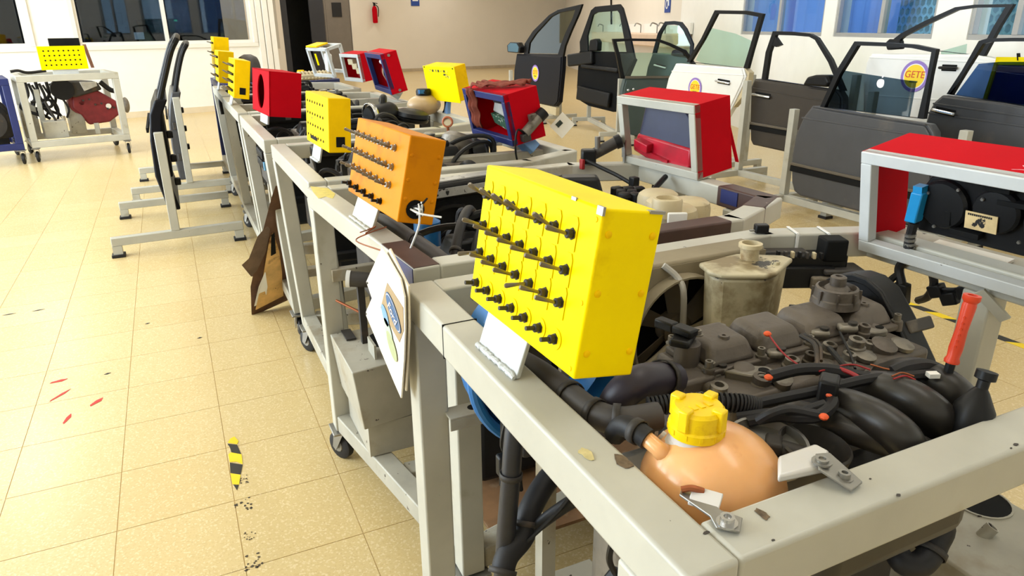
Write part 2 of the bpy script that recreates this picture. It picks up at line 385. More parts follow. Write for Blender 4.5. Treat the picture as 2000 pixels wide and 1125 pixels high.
for nm, px, py, w, hh, lab in (('computer_monitor', 272, 70, .16, .12, 'small lit monitor glowing behind the left dark window'), ('status_lamp', 343, 40, .05, .03, 'tiny green lit lamp behind the right dark window')):
    p = inroom(px, py, 1.1); t_ = thing(nm, V((p.x, p.y, p.z-hh)), lab, 'monitor' if 'mon' in nm else 'lamp')
    MB().box(p, (w, .02, hh), LD, LN).build('screen', SCR if 'mon' in nm else emit('green_glow', (.1, 1, .5), 1.2), t_)
    MB().box(p+LN*.02, (w+.03, .02, hh+.03), LD, LN).build('bezel', BLACKM, t_); MB().bar(p+V((0, 0, -.02))+LN*.035, V((p.x, p.y, 0.04))+LN*.035, .03, .03, (1, 0, 0)).build('stand', BLACKM, t_)
p = inroom(300, 45, 2.2); bt = thing('work_bench', V((p.x, p.y, .04)), 'dark bench with machine shapes behind the right window pane', 'bench')
MB().box(V((p.x, p.y, 1.15)), (1.5, .6, .08), LD, LN).build('bench_top', BLACKM, bt)
for k in (-.65, .65): MB().box(V((p.x, p.y, .575))+LD*k, (.08, .5, 1.07), LD, LN).build('leg', BLACKM, bt)
for k in range(4): MB().box(V((p.x, p.y, 1.19+.1+.05*k))+LD*(-.5+.32*k), (.2, .3, .2+.1*k), LD, LN).build('machine', WALLD, bt, bevel=.02)

# far wall, with the dark doorway beside it
fA = V((3.2, 23.75, 0)); fB = V((13.9, 24.75, 0)); FD = (fB-fA).normalized(); FN = V((-FD.y, FD.x, 0))
def fpt(px, py, off=0): return onpl(px, py, fA-FN*off, FN)
d0 = (fpt(556, 90)-fA).dot(FD); d1 = (fpt(690, 90)-fA).dot(FD)
fA2 = fA-FD*3
wall_far = wall('wall_far', fA2, fB, .2, 4.2, [(d0+3, d1+3, 0.0, 3.4)], WALLB)
struct(MB().box((fA2+fB)/2-FN*.012+V((0, 0, .05)), ((fB-fA2).length, .02, .1), FD, FN).build('baseboard_far', mat('far_skirting', c8(186, 168, 140), .6)))
# doorway: dark leaf, side light and passage behind
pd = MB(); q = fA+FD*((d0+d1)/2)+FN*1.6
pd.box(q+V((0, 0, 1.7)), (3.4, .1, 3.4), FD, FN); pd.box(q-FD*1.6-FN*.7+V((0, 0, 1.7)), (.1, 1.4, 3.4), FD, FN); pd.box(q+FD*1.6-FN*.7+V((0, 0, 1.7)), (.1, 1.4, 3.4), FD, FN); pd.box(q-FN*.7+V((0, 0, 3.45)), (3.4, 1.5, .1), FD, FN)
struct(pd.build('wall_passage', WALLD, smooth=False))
door1 = bpy.data.objects.new('door_1', None); COL.objects.link(door1); place(door1, fA+FD*((d0+d1)/2), None); struct(door1)
DOORG = mat('dark_door', c8(46, 47, 52), .5, var=.1); DOORL = mat('grey_brown_door', c8(120, 112, 102), .6, var=.06)
wd = d1-d0
for (a, b, m, nm) in ((.0, .09, DOORG, 'door_post'), (.40, .62, DOORG, 'door_leaf'), (.60, .64, DOORL, 'door_post'), (.64, .99, DOORL, 'door_leaf')):
    MB().box(fA+FD*(d0+wd*(a+b)/2)+FN*.06+V((0, 0, 1.7)), (wd*(b-a), .06, 3.38), FD, FN).build(nm, m, door1, bevel=.01)
MB().box(fA+FD*(d0+wd*.80)+FN*.02+V((0, 0, 1.95)), (wd*.14, .03, .42), FD, FN).build('vision_pane', BLK, door1)
# plain pale panel, nothing posted on it, standing out from the doorway, and black cabinet under it
pp = onpl(523, 60, lB+LN*.6+LD*.05, LN)
hp = thing('hanging_panel', V((pp.x, pp.y, pp.z-.35)), 'pale grey board hanging beside the dark doorway', 'board')
a_, b_ = onpl(500, 97, lB+LN*.6, LN), onpl(547, 94, lB+LN*.6, LN)
MB().box((a_+b_)/2+V((0, 0, .8)), ((b_-a_).length, .05, 1.6), LD, LN).build('panel', mat('panel_grey', c8(196, 190, 180), .7, var=.03), hp, bevel=.006)
MB().bar((a_+b_)/2+V((0, 0, 1.6)), V(((a_.x+b_.x)/2, (a_.y+b_.y)/2, H_)), .03, .03, (1, 0, 0)).build('hanger', STEEL, hp)

# right-hand wall with windows
rP = V((7.415, 8.04, 0)); rQ = V((5.6, 3.26, 0)); RD = (rQ-rP).normalized(); RN = V((-RD.y, RD.x, 0))   # RN points out of the room
def rpt(px, py): return onpl(px, py, rP, RN)
rc = rpt(1328, 60); rc.z = 0
rEnd = rQ+RD*7
rt_ = lambda px, py=60: (rpt(px, py)-rc).dot(RD)
ZS = 1.275
RW = [(rt_(1447), rt_(1605), ZS, 2.6), (rt_(1628), rt_(1822), ZS, 2.6), (rt_(1890), rt_(2080), ZS, 2.6)]
wall_right = wall('wall_right', rc, rEnd, .16, H_, RW, WALLW)
GL_R = glassmat('clear_window_glass', (.82, .92, .97), .06)
for k, w in enumerate(RW): window(3+k, rc, RD, w[0], w[1], w[2], w[3], [(w[0]+w[1])/2+.02], ALUF, GL_R, -RN, fw=.04, trim=False)
BLUEC = cloth('blue_curtain', c8(110, 160, 225))
BLUEC2 = cloth('light_blue_curtain', c8(140, 175, 245))
for (a, b, m, lab) in ((RW[0][0]+.03, (RW[0][0]+RW[0][1])/2, BLUEC, 'mid blue curtain in the left half of the window nearest the corner'), ((RW[0][0]+RW[0][1])/2+.04, RW[0][1]-.02, BLUEC2, 'lighter blue curtain in the right half of the window nearest the corner'), (RW[1][0]+.03, (RW[1][0]+RW[1][1])/2-.02, BLUEC2, 'blue curtain beside the lattice in the middle window of the white wall')):
    def fn(u, v, a=a-.20, b=b-.06): return rc+RD*(a+(b-a)*u)+RN*(.22+.025*sin(u*26))+V((0, 0, ZS-.05+1.5*v))
    tag(MB().grid(fn, 40, 1).build('curtain', m, None), lab, 'curtain', 'blue curtains')
# breeze-block lattice outside the windows
lat = bpy.data.objects.new('wall_lattice', None); COL.objects.link(lat); place(lat, rc+RN*.5, None); struct(lat)
BRE = mat('blue_grey_breeze_block', c8(140, 186, 200), .7, var=.12)
def blk():
    mb = MB(); n = 6; R = .052; r = .038
    o = [RD*(R*cos(2*pi*k/n+pi/6))+V((0, 0, R*sin(2*pi*k/n+pi/6))) for k in range(n)]; i_ = [RD*(r*cos(2*pi*k/n+pi/6))+V((0, 0, r*sin(2*pi*k/n+pi/6))) for k in range(n)]
    return mb.ring(o, i_, RN*.09)
b0 = None; rest = MB(); cnt = 0
for (wa, wb) in (((RW[1][0]+RW[1][1])/2-.75, RW[1][1]+.0), (RW[2][0]-.70, RW[2][1]-.75)):
    nx = int((wb-wa)/.0905)
    for i in range(nx):
        for j in range(7):
            c = rc+RN*.5+RD*(wa+i*.0905+(j % 2)*.045)+V((0, 0, 1.2+j*.078))
            if b0 is None: b0 = blk().build('breeze_block', BRE, None, smooth=False); b0.location = (0, 0, 0); b0.parent = lat; place(b0, c, lat)
            else: inst(b0, 'breeze_block', lat, c)
SHADE = mat('shaded_outside_wall', c8(70, 104, 120), .9, var=.3, vscale=9)
# far continuation of the right wall, beige, with ledge, pipe and sign
wall_side = wall('wall_side', fB, rc, .16, H_, [], WALLB)
SD = (rc-fB).normalized(); SN = V((-SD.y, SD.x, 0))
def spt(px, py, off=0): return onpl(px, py, fB-SN*off, SN)
a_, b_ = spt(1172, 55, .25), spt(1326, 52, .25); a_.z = b_.z = 1.15
ledge = thing('wash_trough', V(((a_.x+b_.x)/2, (a_.y+b_.y)/2, .9)), 'long beige wash trough with taps on the far side wall', 'sink')
MB().bar(a_, b_, .45, .22).build('trough', mat('beige_tile_trough', c8(222, 196, 172), .5, var=.05), ledge, bevel=.02)
MB().bar(a_+SN*.22+V((0, 0, .2)), b_+SN*.22+V((0, 0, .2)), .05, .18).build('splashback', WALLW, ledge)
for px in (1178, 1222, 1252, 1284, 1300):
    p = spt(px, 47, .12); p.z = 1.42
    MB().tube(smooth_path([p, p-SN*.1+V((0, 0, .03)), p-SN*.14+V((0, 0, -.03))]), .014, 6).build('tap', STEEL, ledge)
    MB().cyl(V((p.x, p.y, 1.26)), p, .012, 6).build('riser', STEEL, ledge)
p0, p1 = spt(1194, 49, .03), spt(1193, -40, .03)
tag(MB().cyl(p0, p1, .022, 8).build('conduit_pipe', BLACKM), 'thin dark conduit running up the far side wall', 'pipe')
# signs and extinguisher
SB = mat('sign_blue', c8(36, 70, 150), .5, var=.03)
def flat_sign(name, px, py, w, h, PT, d, n, lab, cat):
    p = PT(px, py); t_ = thing(name, V((p.x, p.y, p.z-h/2)), lab, cat); MB().box(p-n*.012, (w, .016, h), d, n).build('plate', SB, t_, bevel=.004); return t_, p-n*.024
t_, p = flat_sign('accessible_sign', 1306, -3, .36, .50, spt, SD, SN, 'blue wheelchair sign high on the wall beside the white wall', 'sign')
WP = mat('white_print', c8(240, 240, 240), .5, var=0)
MB().lathe([(.085, 0), (.085, .006), (.062, .006), (.062, 0)], p+V((0, 0, -.10)), -SN, 20, False, False).build('wheel_symbol', WP, t_)
MB().tube([p+V((0, 0, .12)), p+V((0, 0, .0)), p+SD*.09+V((0, 0, -.01)), p+SD*.13+V((0, 0, -.13))], .016, 6).build('seated_symbol', WP, t_); MB().ball(p+V((0, 0, .18)), .03).build('head_symbol', WP, t_)
t_, p = flat_sign('wall_notice', 810, -8, .30, .62, fpt, FD, FN, 'small dark blue notice on the far beige wall', 'sign'); MB().box(p+V((0, 0, -.1)), (.2, .004, .12), FD, FN).build('notice_print', WP, t_)
p = fpt(732, 26, .12); ext = thing('fire_extinguisher', V((p.x, p.y, p.z-.36)), 'red fire extinguisher hung on the far beige wall', 'extinguisher')
MB().lathe([(.0, -.30), (.075, -.29), (.08, -.25), (.08, .12), (.06, .19), (.03, .22)], p, (0, 0, 1), 16).build('cylinder', RED, ext)
MB().box(p+V((0, 0, .26)), (.05, .05, .09)).build('valve', BLACKM, ext); MB().bar(p+V((-.05, 0, .32)), p+V((.11, 0, .29)), .025, .02).build('handle', BLACKM, ext)
MB().tube(smooth_path([p+V((.03, -.02, .26)), p+V((.12, -.02, .16)), p+V((.10, -.03, -.1))]), .014, 6).build('hose', BLACKM, ext); MB().box(p+FN*.1+V((0, 0, .05)), (.05, .03, .16), FD, FN).build('bracket', STEEL, ext)

# unseen shell: side wall with its window band, wall behind the photographer, ceiling
wall_side2 = wall('wall_near_left', (-5.6, -3, 0), (-5.6, 13, 0), .15, H_, [(4.05+i*3.4, 7.15+i*3.4, .95, 3.25) for i in range(3)], WALLW)
wall_back = wall('wall_back', rEnd, (-5.6, -3, 0), .15, H_, [], mat('pale_back_wall', c8(226, 223, 217), .8, var=.03))
cl = MB().mm((-7.5, -4.2, H_), (15.5, 25.5, H_+.1)); struct(cl.build('ceiling', CEIL, smooth=False))
# ------------------------------------------------------------------ engine stands
def caster(root, x, y, ztop, m=STEEL, yaw=0.0, r=.05):
    c = bpy.data.objects.new('caster', None); COL.objects.link(c); place(c, V((x, y, 0)), root)
    w = V((cos(yaw), sin(yaw), 0)); f = V((-sin(yaw), cos(yaw), 0)); ax = V((x, y, r))+f*.02
    MB().lathe([(.012, -.016), (r*.8, -.016), (r, -.011), (r, .011), (r*.8, .016), (.012, .016)], ax, w, 18).build('wheel', RUB, c)
    MB().lathe([(.02, -.019), (.024, -.012), (.024, .012), (.02, .019)], ax, w, 10).build('hub', STEEL, c)
    fk = MB()
    for s in (-1, 1): fk.prism([ax+w*s*.024+V((0, 0, -.012)), ax+w*s*.024+f*.014, V((x, y, ztop-.012))+w*s*.024+f*.02, V((x, y, ztop-.012))+w*s*.024-f*.026], w*s*.003)
    fk.build('fork', m, c); MB().box((x, y, ztop-.008), (.085, .085, .008)).build('top_plate', m, c, bevel=.002); MB().cyl((x, y, ztop-.022), (x, y, ztop-.012), .024, 12).build('swivel', m, c)
def stand(label, Yf, Yb, XL=.341, XR=1.47, zt=.95, dX=0.0, m=GREY, legs=None, seams=True, rails=None, zb=.13, t=.059, low=True, sx=.0):
    """engine stand: top rail loop with the two right corners cut off, legs, lower frame, casters. dX shifts the front-left corner right (stand set askew)"""
    ct = thing('engine_stand', ((XL+XR)/2, (Yf+Yb)/2, 0), label, 'engine stand', 'engine stands in the row')
    h = t/2; z = zt-h
    C_ = [V((XL+dX+h, Yf+h, z)), V((XL+h, Yb-h, z)), V((XR-.27, Yb-h, z)), V((XR-h, Yb-.125, z)), V((XR-h, Yf+.15, z)), V((XR-.27, Yf+h, z))]
    nm = ['left', 'back', 'cbr', 'right', 'cfr', 'front']
    for i in range(6):
        a, b = C_[i], C_[(i+1) % 6]; d = (b-a).normalized()
        ea = h if i in (0, 1) else (.012 if i != 5 else .012); eb = h if i in (0, 5) else .012
        if i == 1: ea = -h
        if i == 5: eb = -h
        k = (rails or {}).get(nm[i], m)
        MB().bar(a-d*ea, b+d*eb, t, t).build('top_rail', k, ct, bevel=.005, seg=3)
    L = legs or [(XL+dX+h, Yf+h), (XL+h, Yb-h), (XR-h, Yb-.30), (XR-h, Yf+.22)]
    for (x, y) in L: k = sx if x < .8 else -sx; MB().hexa([(x+k-h, y-h, zb), (x+k+h, y-h, zb), (x+k+h, y+h, zb), (x+k-h, y+h, zb)], [(x-h, y-h, zt-t), (x+h, y-h, zt-t), (x+h, y+h, zt-t), (x-h, y+h, zt-t)]).build('leg', m, ct, bevel=.004)
    L = [(x+(sx if x < .8 else -sx), y) for x, y in L]
    zz = zb+t/2
    if low:
        B = [V((x, y, zz)) for x, y in L]
        for i in range(4):
            a, b = B[i], B[(i+1) % 4]; d = (b-a).normalized(); MB().bar(a+d*h, b-d*h, t, t).build('bottom_rail', GREYW, ct, bevel=.004)
        a, b = (B[0]+B[1])/2, (B[2]+B[3])/2; MB().bar(a+V((h, 0, 0)), b-V((h, 0, 0)), t, t*.8).build('crossbar', GREYW, ct, bevel=.004)
        for k, (x, y) in enumerate(L): caster(ct, x, y, zb, yaw=.5*k)
    return ct
Z0 = .95
S1 = stand('nearest grey engine stand, with the orange coolant tank in its corner', .373, 1.21, legs=[(.37, .45), (.371, 1.18), (1.44, .803), (1.25, .40)])
# saw cut round the left rail beside the mounting plate
MB().mm((.3405, .992, .8905), (.4005, .9945, .9508)).build('saw_cut', BLACKM, S1)
# tab welded to the rear leg
tb = MB(); tb.mm((.392, 1.12, .69), (.475, 1.165, .695)).mm((.392, 1.12, .667), (.475, 1.124, .69)); tb.build('tab', GREYW, S1, bevel=.001)
MB().lathe([(.010, 0), (.010, .0005)], (.447, 1.144, .6952), (0, 0, 1), 14).build('tab_hole', BLACKM, S1)
S2 = stand('second grey engine stand, under the orange switch box', 1.285, 2.17, XL=.334, XR=1.50, dX=.05, rails=dict(), legs=[(.50, 1.33), (.364, 2.14), (1.46, 1.85), (1.46, 1.55)])
# bare primer patches where the grey paint is missing
ra, rb_ = V((.4135, 1.3145, .9205)), V((.3635, 2.1405, .9205)); rd_ = (rb_-ra).normalized(); rs_ = V((-rd_.y, rd_.x, 0))
MB().bar(ra-rd_*.025+V((0, 0, .0298)), ra+rd_*.17+V((0, 0, .0298)), .056, .002).build('bare_patch', BROWNW, S2, bevel=.0008)
MB().bar(ra-rd_*.025+rs_*.0300, ra+rd_*.085+rs_*.0300, .002, .056).build('blue_patch', NAVY, S2, bevel=.0008)
MB().prism([atz(q[0], q[1], .9502) for q in [(606, 364), (640, 368), (655, 379), (650, 388), (636, 384), (622, 388), (612, 376)]], (0, 0, .0006)).build('yellow_patch', mat('old_yellow_paint', c8(206, 188, 92), .5, var=.2, vscale=40), S2)
q = [V((1.50-.03, 1.62, .921)), V((1.50-.03, 1.435, .921)), V((1.50-.27, 1.3145, .921)), V((.93, 1.3145, .921))]
MB().bar(q[0], q[1]-V((0, .01, 0)), .061, .0605).build('bare_patch', BROWNW, S2, bevel=.005)
MB().bar(q[1]+V((0, .015, 0)), (q[1]+q[2])/2, .061, .0605).build('bare_patch', BROWNW, S2, bevel=.005)
MB().bar(q[2]-V((.03, 0, 0)), q[3], .061, .0605).build('bare_patch', BROWNW, S2, bevel=.005)
MB().mm((1.4405, 1.53, .905), (1.437, 1.60, .945)).build('blue_patch', NAVY, S2)
S3 = stand('third grey engine stand, under the small yellow switch box', 2.24, 3.10, XL=.350, XR=1.40, sx=.04)
S4 = stand('fourth grey engine stand, under the red box with a round opening', 3.24, 4.29, XL=.338, XR=1.42, sx=.04)
S5 = stand('fifth grey engine stand, carrying the cream ribbed intake', 4.41, 5.52, XL=.338, XR=1.42, sx=.04)
S6 = stand('sixth grey engine stand, half hidden behind the ribbed intake', 5.66, 6.70, XL=.345, XR=1.40, sx=.04)
S7 = stand('navy blue engine stand at the far end of the row', 6.9, 7.9, XL=.40, XR=1.5, m=NAVY)

# stand by the windowed wall, far left, with red gearbox
def simple_stand(label, P, d, L, Wd, zt, m, mats=None, t=.07, grp='engine stands by the windowed wall'):
    n = V((-d.y, d.x, 0)); ct = thing('engine_stand', P+d*L/2+n*Wd/2, label, 'engine stand', grp)
    pt = lambda a, b, z: P+d*a+n*b+V((0, 0, z))
    for z, nm_ in ((zt-t/2, 'top_rail'), (.16+t/2, 'bottom_rail')):
        MB().bar(pt(0, t/2, z), pt(L, t/2, z), t, t).build(nm_, m, ct, bevel=.005); MB().bar(pt(0, Wd-t/2, z), pt(L, Wd-t/2, z), t, t).build(nm_, m, ct, bevel=.005)
        MB().bar(pt(t/2, t, z), pt(t/2, Wd-t, z), t, t).build(nm_, m, ct, bevel=.005); MB().bar(pt(L-t/2, t, z), pt(L-t/2, Wd-t, z), t, t).build(nm_, m, ct, bevel=.005)
    for a in (t/2, L-t/2):
        for b in (t/2, Wd-t/2):
            MB().box(pt(a, b, (.23+zt-t)/2), (t, t, zt-t-.23), d, n).build('leg', m, ct, bevel=.005); q = pt(a, b, 0); caster(ct, q.x, q.y, .16, r=.06, yaw=.6*b)
    return ct, pt
bP = atz(70, 318); bd = (atz(252, 300)-bP); bL = bd.length+.05; bd.normalize()
BGS, bpt = simple_stand('grey engine stand with a red gearbox, by the windowed wall', bP, bd, bL, .85, .94, GREY)
b2 = bP-bd*1.15-V((-bd.y, bd.x, 0))*.05
BGS2, b2pt = simple_stand('blue engine stand cut off by the left edge', b2, bd, 1.08, .85, .92, NAVY)
# ------------------------------------------------------------------ switch and instrument boxes
LEVM = mat('tarnished_chrome', c8(120, 112, 100), .28, metal=.9, var=.2)
class Fr:
    def __init__(s, x, y, z, yaw, lean, L, h, d):
        yaw, lean = radians(yaw), radians(lean); s.L, s.h, s.d = L, h, d
        s.u = V((cos(yaw), sin(yaw), 0)); nin = V((-sin(yaw), cos(yaw), 0)); up = V((0, 0, 1))
        s.w = up*cos(lean)+nin*sin(lean); s.n = nin*cos(lean)-up*sin(lean); s.o = V((x, y, z))-s.u*(L/2)
    def p(s, a, b, c=0): return s.o+s.u*(a*s.L)+s.w*(b*s.h)+s.n*c      # a,b fractions from bottom left, c metres inwards
    def R(s): return Matrix((s.u, s.w, -s.n)).transposed()             # local z = out of the face
def toggles(root, fr, m, cols, rows, skip_stub=True, lever=.029, sc=1.0, plates=True, bush=None):
    """toggle switches on the face; rows: list of (height fraction, kind)"""
    R = fr.R(); kinds = {}
    def mk(kind):
        mb = MB()
        mb.lathe([(.0075*sc, 0), (.0075*sc, .0022*sc)], (0, 0, 0), (0, 0, 1), 6); mb.lathe([(.0054*sc, .002*sc), (.0058*sc, .0085*sc), (.0046*sc, .0095*sc)], (0, 0, 0), (0, 0, 1), 12)
        if kind == 'stub': mb.lathe([(.0032*sc, .009*sc), (.0032*sc, .021*sc)], (0, 0, 0), (0, 0, 1), 8)
        return mb
    def lev(k):
        a = {'u': .50, 'd': -.15, 'm': .22}[k]; dv = V((-.12, sin(a), cos(a))).normalized()
        return MB().tube([V((0, 0, .008*sc)), V((0, 0, .008*sc))+dv*lever*.3, V((0, 0, .008*sc))+dv*lever*.92, V((0, 0, .008*sc))+dv*lever], [.0024*sc, .0024*sc, .0036*sc, .0024*sc], 8)
    for v, kind in rows:
        for i, uu in enumerate(cols):
            c = fr.p(uu, v, -.0005); k = kind if kind in ('stub', 'hole') else random.choice(kind)
            if k == 'hole':
                if 'hole' not in kinds: o = MB().lathe([(.006*sc, 0), (.006*sc, .0015)], (0, 0, 0), (0, 0, 1), 8).build('switch_hole', BLACKM, None, org=(0, 0, 0)); kinds['hole'] = o; place(o, c, root); o.parent = root; o.rotation_mode = 'QUATERNION'; o.rotation_quaternion = R.to_quaternion()
                else: inst(kinds['hole'], 'switch_hole', root, c, R)
                continue
            bk = 'stub' if k == 'stub' else 'bush'
            if bk not in kinds:
                o = mk(bk).build('toggle_switch', bush or IRON, None, org=(0, 0, 0)); place(o, c, root); o.parent = root; o.rotation_mode = 'QUATERNION'; o.rotation_quaternion = R.to_quaternion(); kinds[bk] = o
            else: o = inst(kinds[bk], 'toggle_switch', root, c, R)
            if k != 'stub':
                if k not in kinds: l = lev(k).build('lever', LEVM, None, org=(0, 0, 0)); kinds[k] = l
                else: l = kinds[k].copy(); COL.objects.link(l)
                l.parent = o; l.location = (0, 0, 0); l.name = 'lever'
            if plates:
                pk = 'plate_'+bk
                if pk not in kinds:
                    if bk == 'stub': mb = MB().lathe([(.0135*sc, 0), (.0135*sc, .0009)], (0, 0, 0), (0, 0, 1), 20)
                    else: mb = MB().prism([(-.009*sc, -.02*sc, 0), (.009*sc, -.02*sc, 0), (.009*sc, .014*sc, 0), (.005*sc, .021*sc, 0), (-.005*sc, .021*sc, 0), (-.009*sc, .014*sc, 0)], (0, 0, .0009))
                    g = mb.build('label_plate', m, None, org=(0, 0, 0)); place(g, c, root); g.parent = root; g.rotation_mode = 'QUATERNION'; g.rotation_quaternion = R.to_quaternion(); kinds[pk] = g
                else: inst(kinds[pk], 'label_plate', root, c, R)
def screws(root, fr, pts, m, r=.0045):
    s0 = None
    for (b, c) in pts:
        p = fr.p(1, b, c)
        o = MB().lathe([(r, 0), (r*.95, .0012), (r*.5, .0022)], p, fr.u, 12).build('screw', m, root)
def switch_box(label, fr, m, mside=None, plate=(.12, .55), plate_z=None, plate_m=GREYL):
    c = fr.p(.5, 0, fr.d/2); bx_ = thing('switch_box', c, label, 'switch box', 'switch boxes on the left rails')
    MB().box(fr.p(.5, .5, fr.d/2), (fr.L, fr.h, fr.d), fr.u, fr.w, fr.n).build('housing', m, bx_, bevel=.003)
    if plate_z is not None:
        pts = []
        for a in plate:
            top = fr.p(a, .06, .016); k = (top.z-plate_z); bot = top-fr.w*(k/fr.w.z)-fr.n*.0
            bot = V((bot.x-.012, bot.y, plate_z)); pts.append((top, bot))
        (t0_, b0_), (t1_, b1_) = pts
        MB().prism([b0_, b1_, t1_, t0_], fr.n*.007).build('mounting_plate', plate_m, bx_, bevel=.0015)
        for (qa, qb, off, rr) in ((b0_, b1_, V((-.002, 0, .003)), .0042), (t0_-fr.w*(.06*fr.h+.001), t1_-fr.w*(.06*fr.h+.001), -fr.n*.001, .0028)):
            pts = [qa.lerp(qb, k/40)+off+V((random.uniform(-1, 1), 0, random.uniform(-1, 1)))*.0009 for k in range(41)]
            MB().tube(pts, [rr*random.uniform(.75, 1.3) for _ in pts], 8).build('weld_bead', plate_m, bx_)
    return bx_
# 1 nearest yellow
f1 = Fr(.372, .787, 1.012, -88.4, 9.5, .303, .204, .085)
b1 = switch_box('large bright yellow switch box with toggles, nearest the camera', f1, YEL, plate=(.14, .55), plate_z=.951)
cols = [.075+.126*i for i in range(7)]
toggles(b1, f1, YEL, cols, [(.80, 'mmmuu'), (.585, 'mmmm'), (.385, 'mmmd'), (.155, 'stub')])
screws(b1, f1, [(.16, .012), (.16, .074), (.52, .012), (.52, .074), (.86, .012), (.86, .074)], YELD)
for (a, b) in ((.965, .93), (.965, .45), (.965, .05)):
    MB().lathe([(.0035, 0), (.003, .001)], f1.p(a, b, 0), -f1.n, 10).build('screw', YELD, b1)
# paint chips at the corners
MB().box(f1.p(.985, .985, .0), (.012, .010, .0035), f1.u, f1.w, f1.n).build('bare_corner', STEEL, b1); MB().box(f1.p(.99, .995, .075), (.008, .0036, .022), f1.u, f1.w, f1.n).build('bare_corner', STEEL, b1); MB().box(f1.p(.80, .995, .0), (.010, .004, .0026), f1.u, f1.w, f1.n).build('bare_corner', STEEL, b1)
# 2 orange
f2 = Fr(.388, 1.608, 1.01, -86.3, 13.0, .36, .186, .083)
b2_ = switch_box('worn orange switch box with chrome toggles and loose white wires', f2, ORA, plate=(.12, .55), plate_z=.951, plate_m=GREY)
toggles(b2_, f2, ORA, [.06+.122*i for i in range(7)], [(.80, 'mmm'), (.575, 'mm'), (.36, 'mm')], plates=False, lever=.027, sc=1.12, bush=STEEL)
toggles(b2_, f2, ORA, [.04+.16*i for i in range(5)], [(.12, 'stub')], plates=False, sc=1.1, bush=BLACK)
screws(b2_, f2, [(.5, .01), (.5, .072), (.78, .01), (.8, .072), (.28, .01), (.28, .072)], ORA)
MB().lathe([(.021, 0), (.021, .002)], f2.p(1, .17, .036), f2.u, 18).build('cable_hole', BLACKM, b2_)
wires = thing('loose_wires', f2.p(1, .17, .036), 'white loose wires spilling from the side of the orange switch box', 'wires')
for k in range(6):
    a = f2.p(1.0, .17+.03*random.uniform(-1, 1), .036+.012*random.uniform(-1, 1)); b = a+f2.u*.02+V((random.uniform(.0, .03), 0, random.uniform(-.03, .04)))
    if k == 0: path = [a, a+f2.u*.02+V((-.004, 0, .01)), a+f2.u*.03+V((-.01, 0, -.03)), a+f2.u*.02+V((-.025, .01, -.085))]
    elif k == 1: path = [a, a+f2.u*.03+V((.01, 0, -.005)), a+f2.u*.06+V((.045, 0, -.01))]
    else: path = [a, (a+b)/2+f2.u*.012, b, a+V((0.008, 0, -.012))]
    MB().tube(smooth_path(path, 5), .0022, 6).build('wire', WHITEP if k != 4 else BLACK, wires)
# 3 small yellow
f3 = Fr(.447, 2.566, 1.01, -87.9, 4.2, .337, .178, .076)
b3 = switch_box('yellow switch box with rows of small empty holes, behind the orange one', f3, YELD, plate=(.15, .5), plate_z=.951)
toggles(b3, f3, YEL, [.10+.115*i for i in range(7)], [(.83, 'hole'), (.60, 'hole'), (.38, 'hole'), (.16, 'hole')], plates=False, sc=.75)
MB().box(f3.p(1.0, .20, .040), (.002, .034, .03), f3.u, f3.w, f3.n).build('cable_hole', BLACKM, b3, bevel=.004)
MB().box(f3.p(.36, .13, -.001), (.10, .012, .002), f3.u, f3.w, f3.n).build('scrape', BLACKM, b3)
# 4 red speaker box
f4 = Fr(.40, 3.784, 1.01, -85.6, 6.7, .402, .207, .149)
b4 = thing('instrument_box', f4.p(.5, 0, .07), 'red box with a big round opening in its face, on the left rail', 'instrument box')
def panel_hole(fr, R, cx, cy, name, m, root, th=.006):
    n = 32; o = []; i_ = []
    for k in range(n):
        a = 2*pi*k/n+pi/4; c, s = cos(a), sin(a); mxx = max(abs(c), abs(s)); o.append(fr.p(.5+.5*c/mxx, .5+.5*s/mxx)); i_.append(fr.p(cx, cy)+fr.u*(R*c)+fr.w*(R*s))
    return MB().ring(o, i_, fr.n*th).build(name, m, root)
panel_hole(f4, .082, .52, .5, 'front_panel', RED, b4)
def shell(fr, m, root, th=.004, back=True, front=.0, bm=None, um=None, sides=(0, 1)):
    MB().box(fr.p(.5, 1, fr.d/2)-fr.w*th/2, (fr.L, th, fr.d), fr.u, fr.w, fr.n).build('top_panel', m, root); MB().box(fr.p(.5, 0, fr.d/2)+fr.w*th/2, (fr.L, th, fr.d), fr.u, fr.w, fr.n).build('bottom_panel', um or m, root)
    for a in sides: MB().box(fr.p(a, .5, fr.d/2)+fr.u*(th/2 if a == 0 else -th/2), (th, fr.h-2*th, fr.d), fr.u, fr.w, fr.n).build('side_panel', m, root)
    if back: MB().box(fr.p(.5, .5, fr.d)-fr.n*th/2, (fr.L-2*th, fr.h-2*th, th), fr.u, fr.w, fr.n).build('back_panel', bm or m, root)
shell(f4, RED, b4, bm=NAVY)
a = f4.p(.12, .05, .03); b = f4.p(.55, .05, .03)
MB().prism([V((a.x-.01, a.y, .951)), V((b.x-.01, b.y, .951)), b, a], f4.n*.008).build('mounting_plate', GREYL, b4)
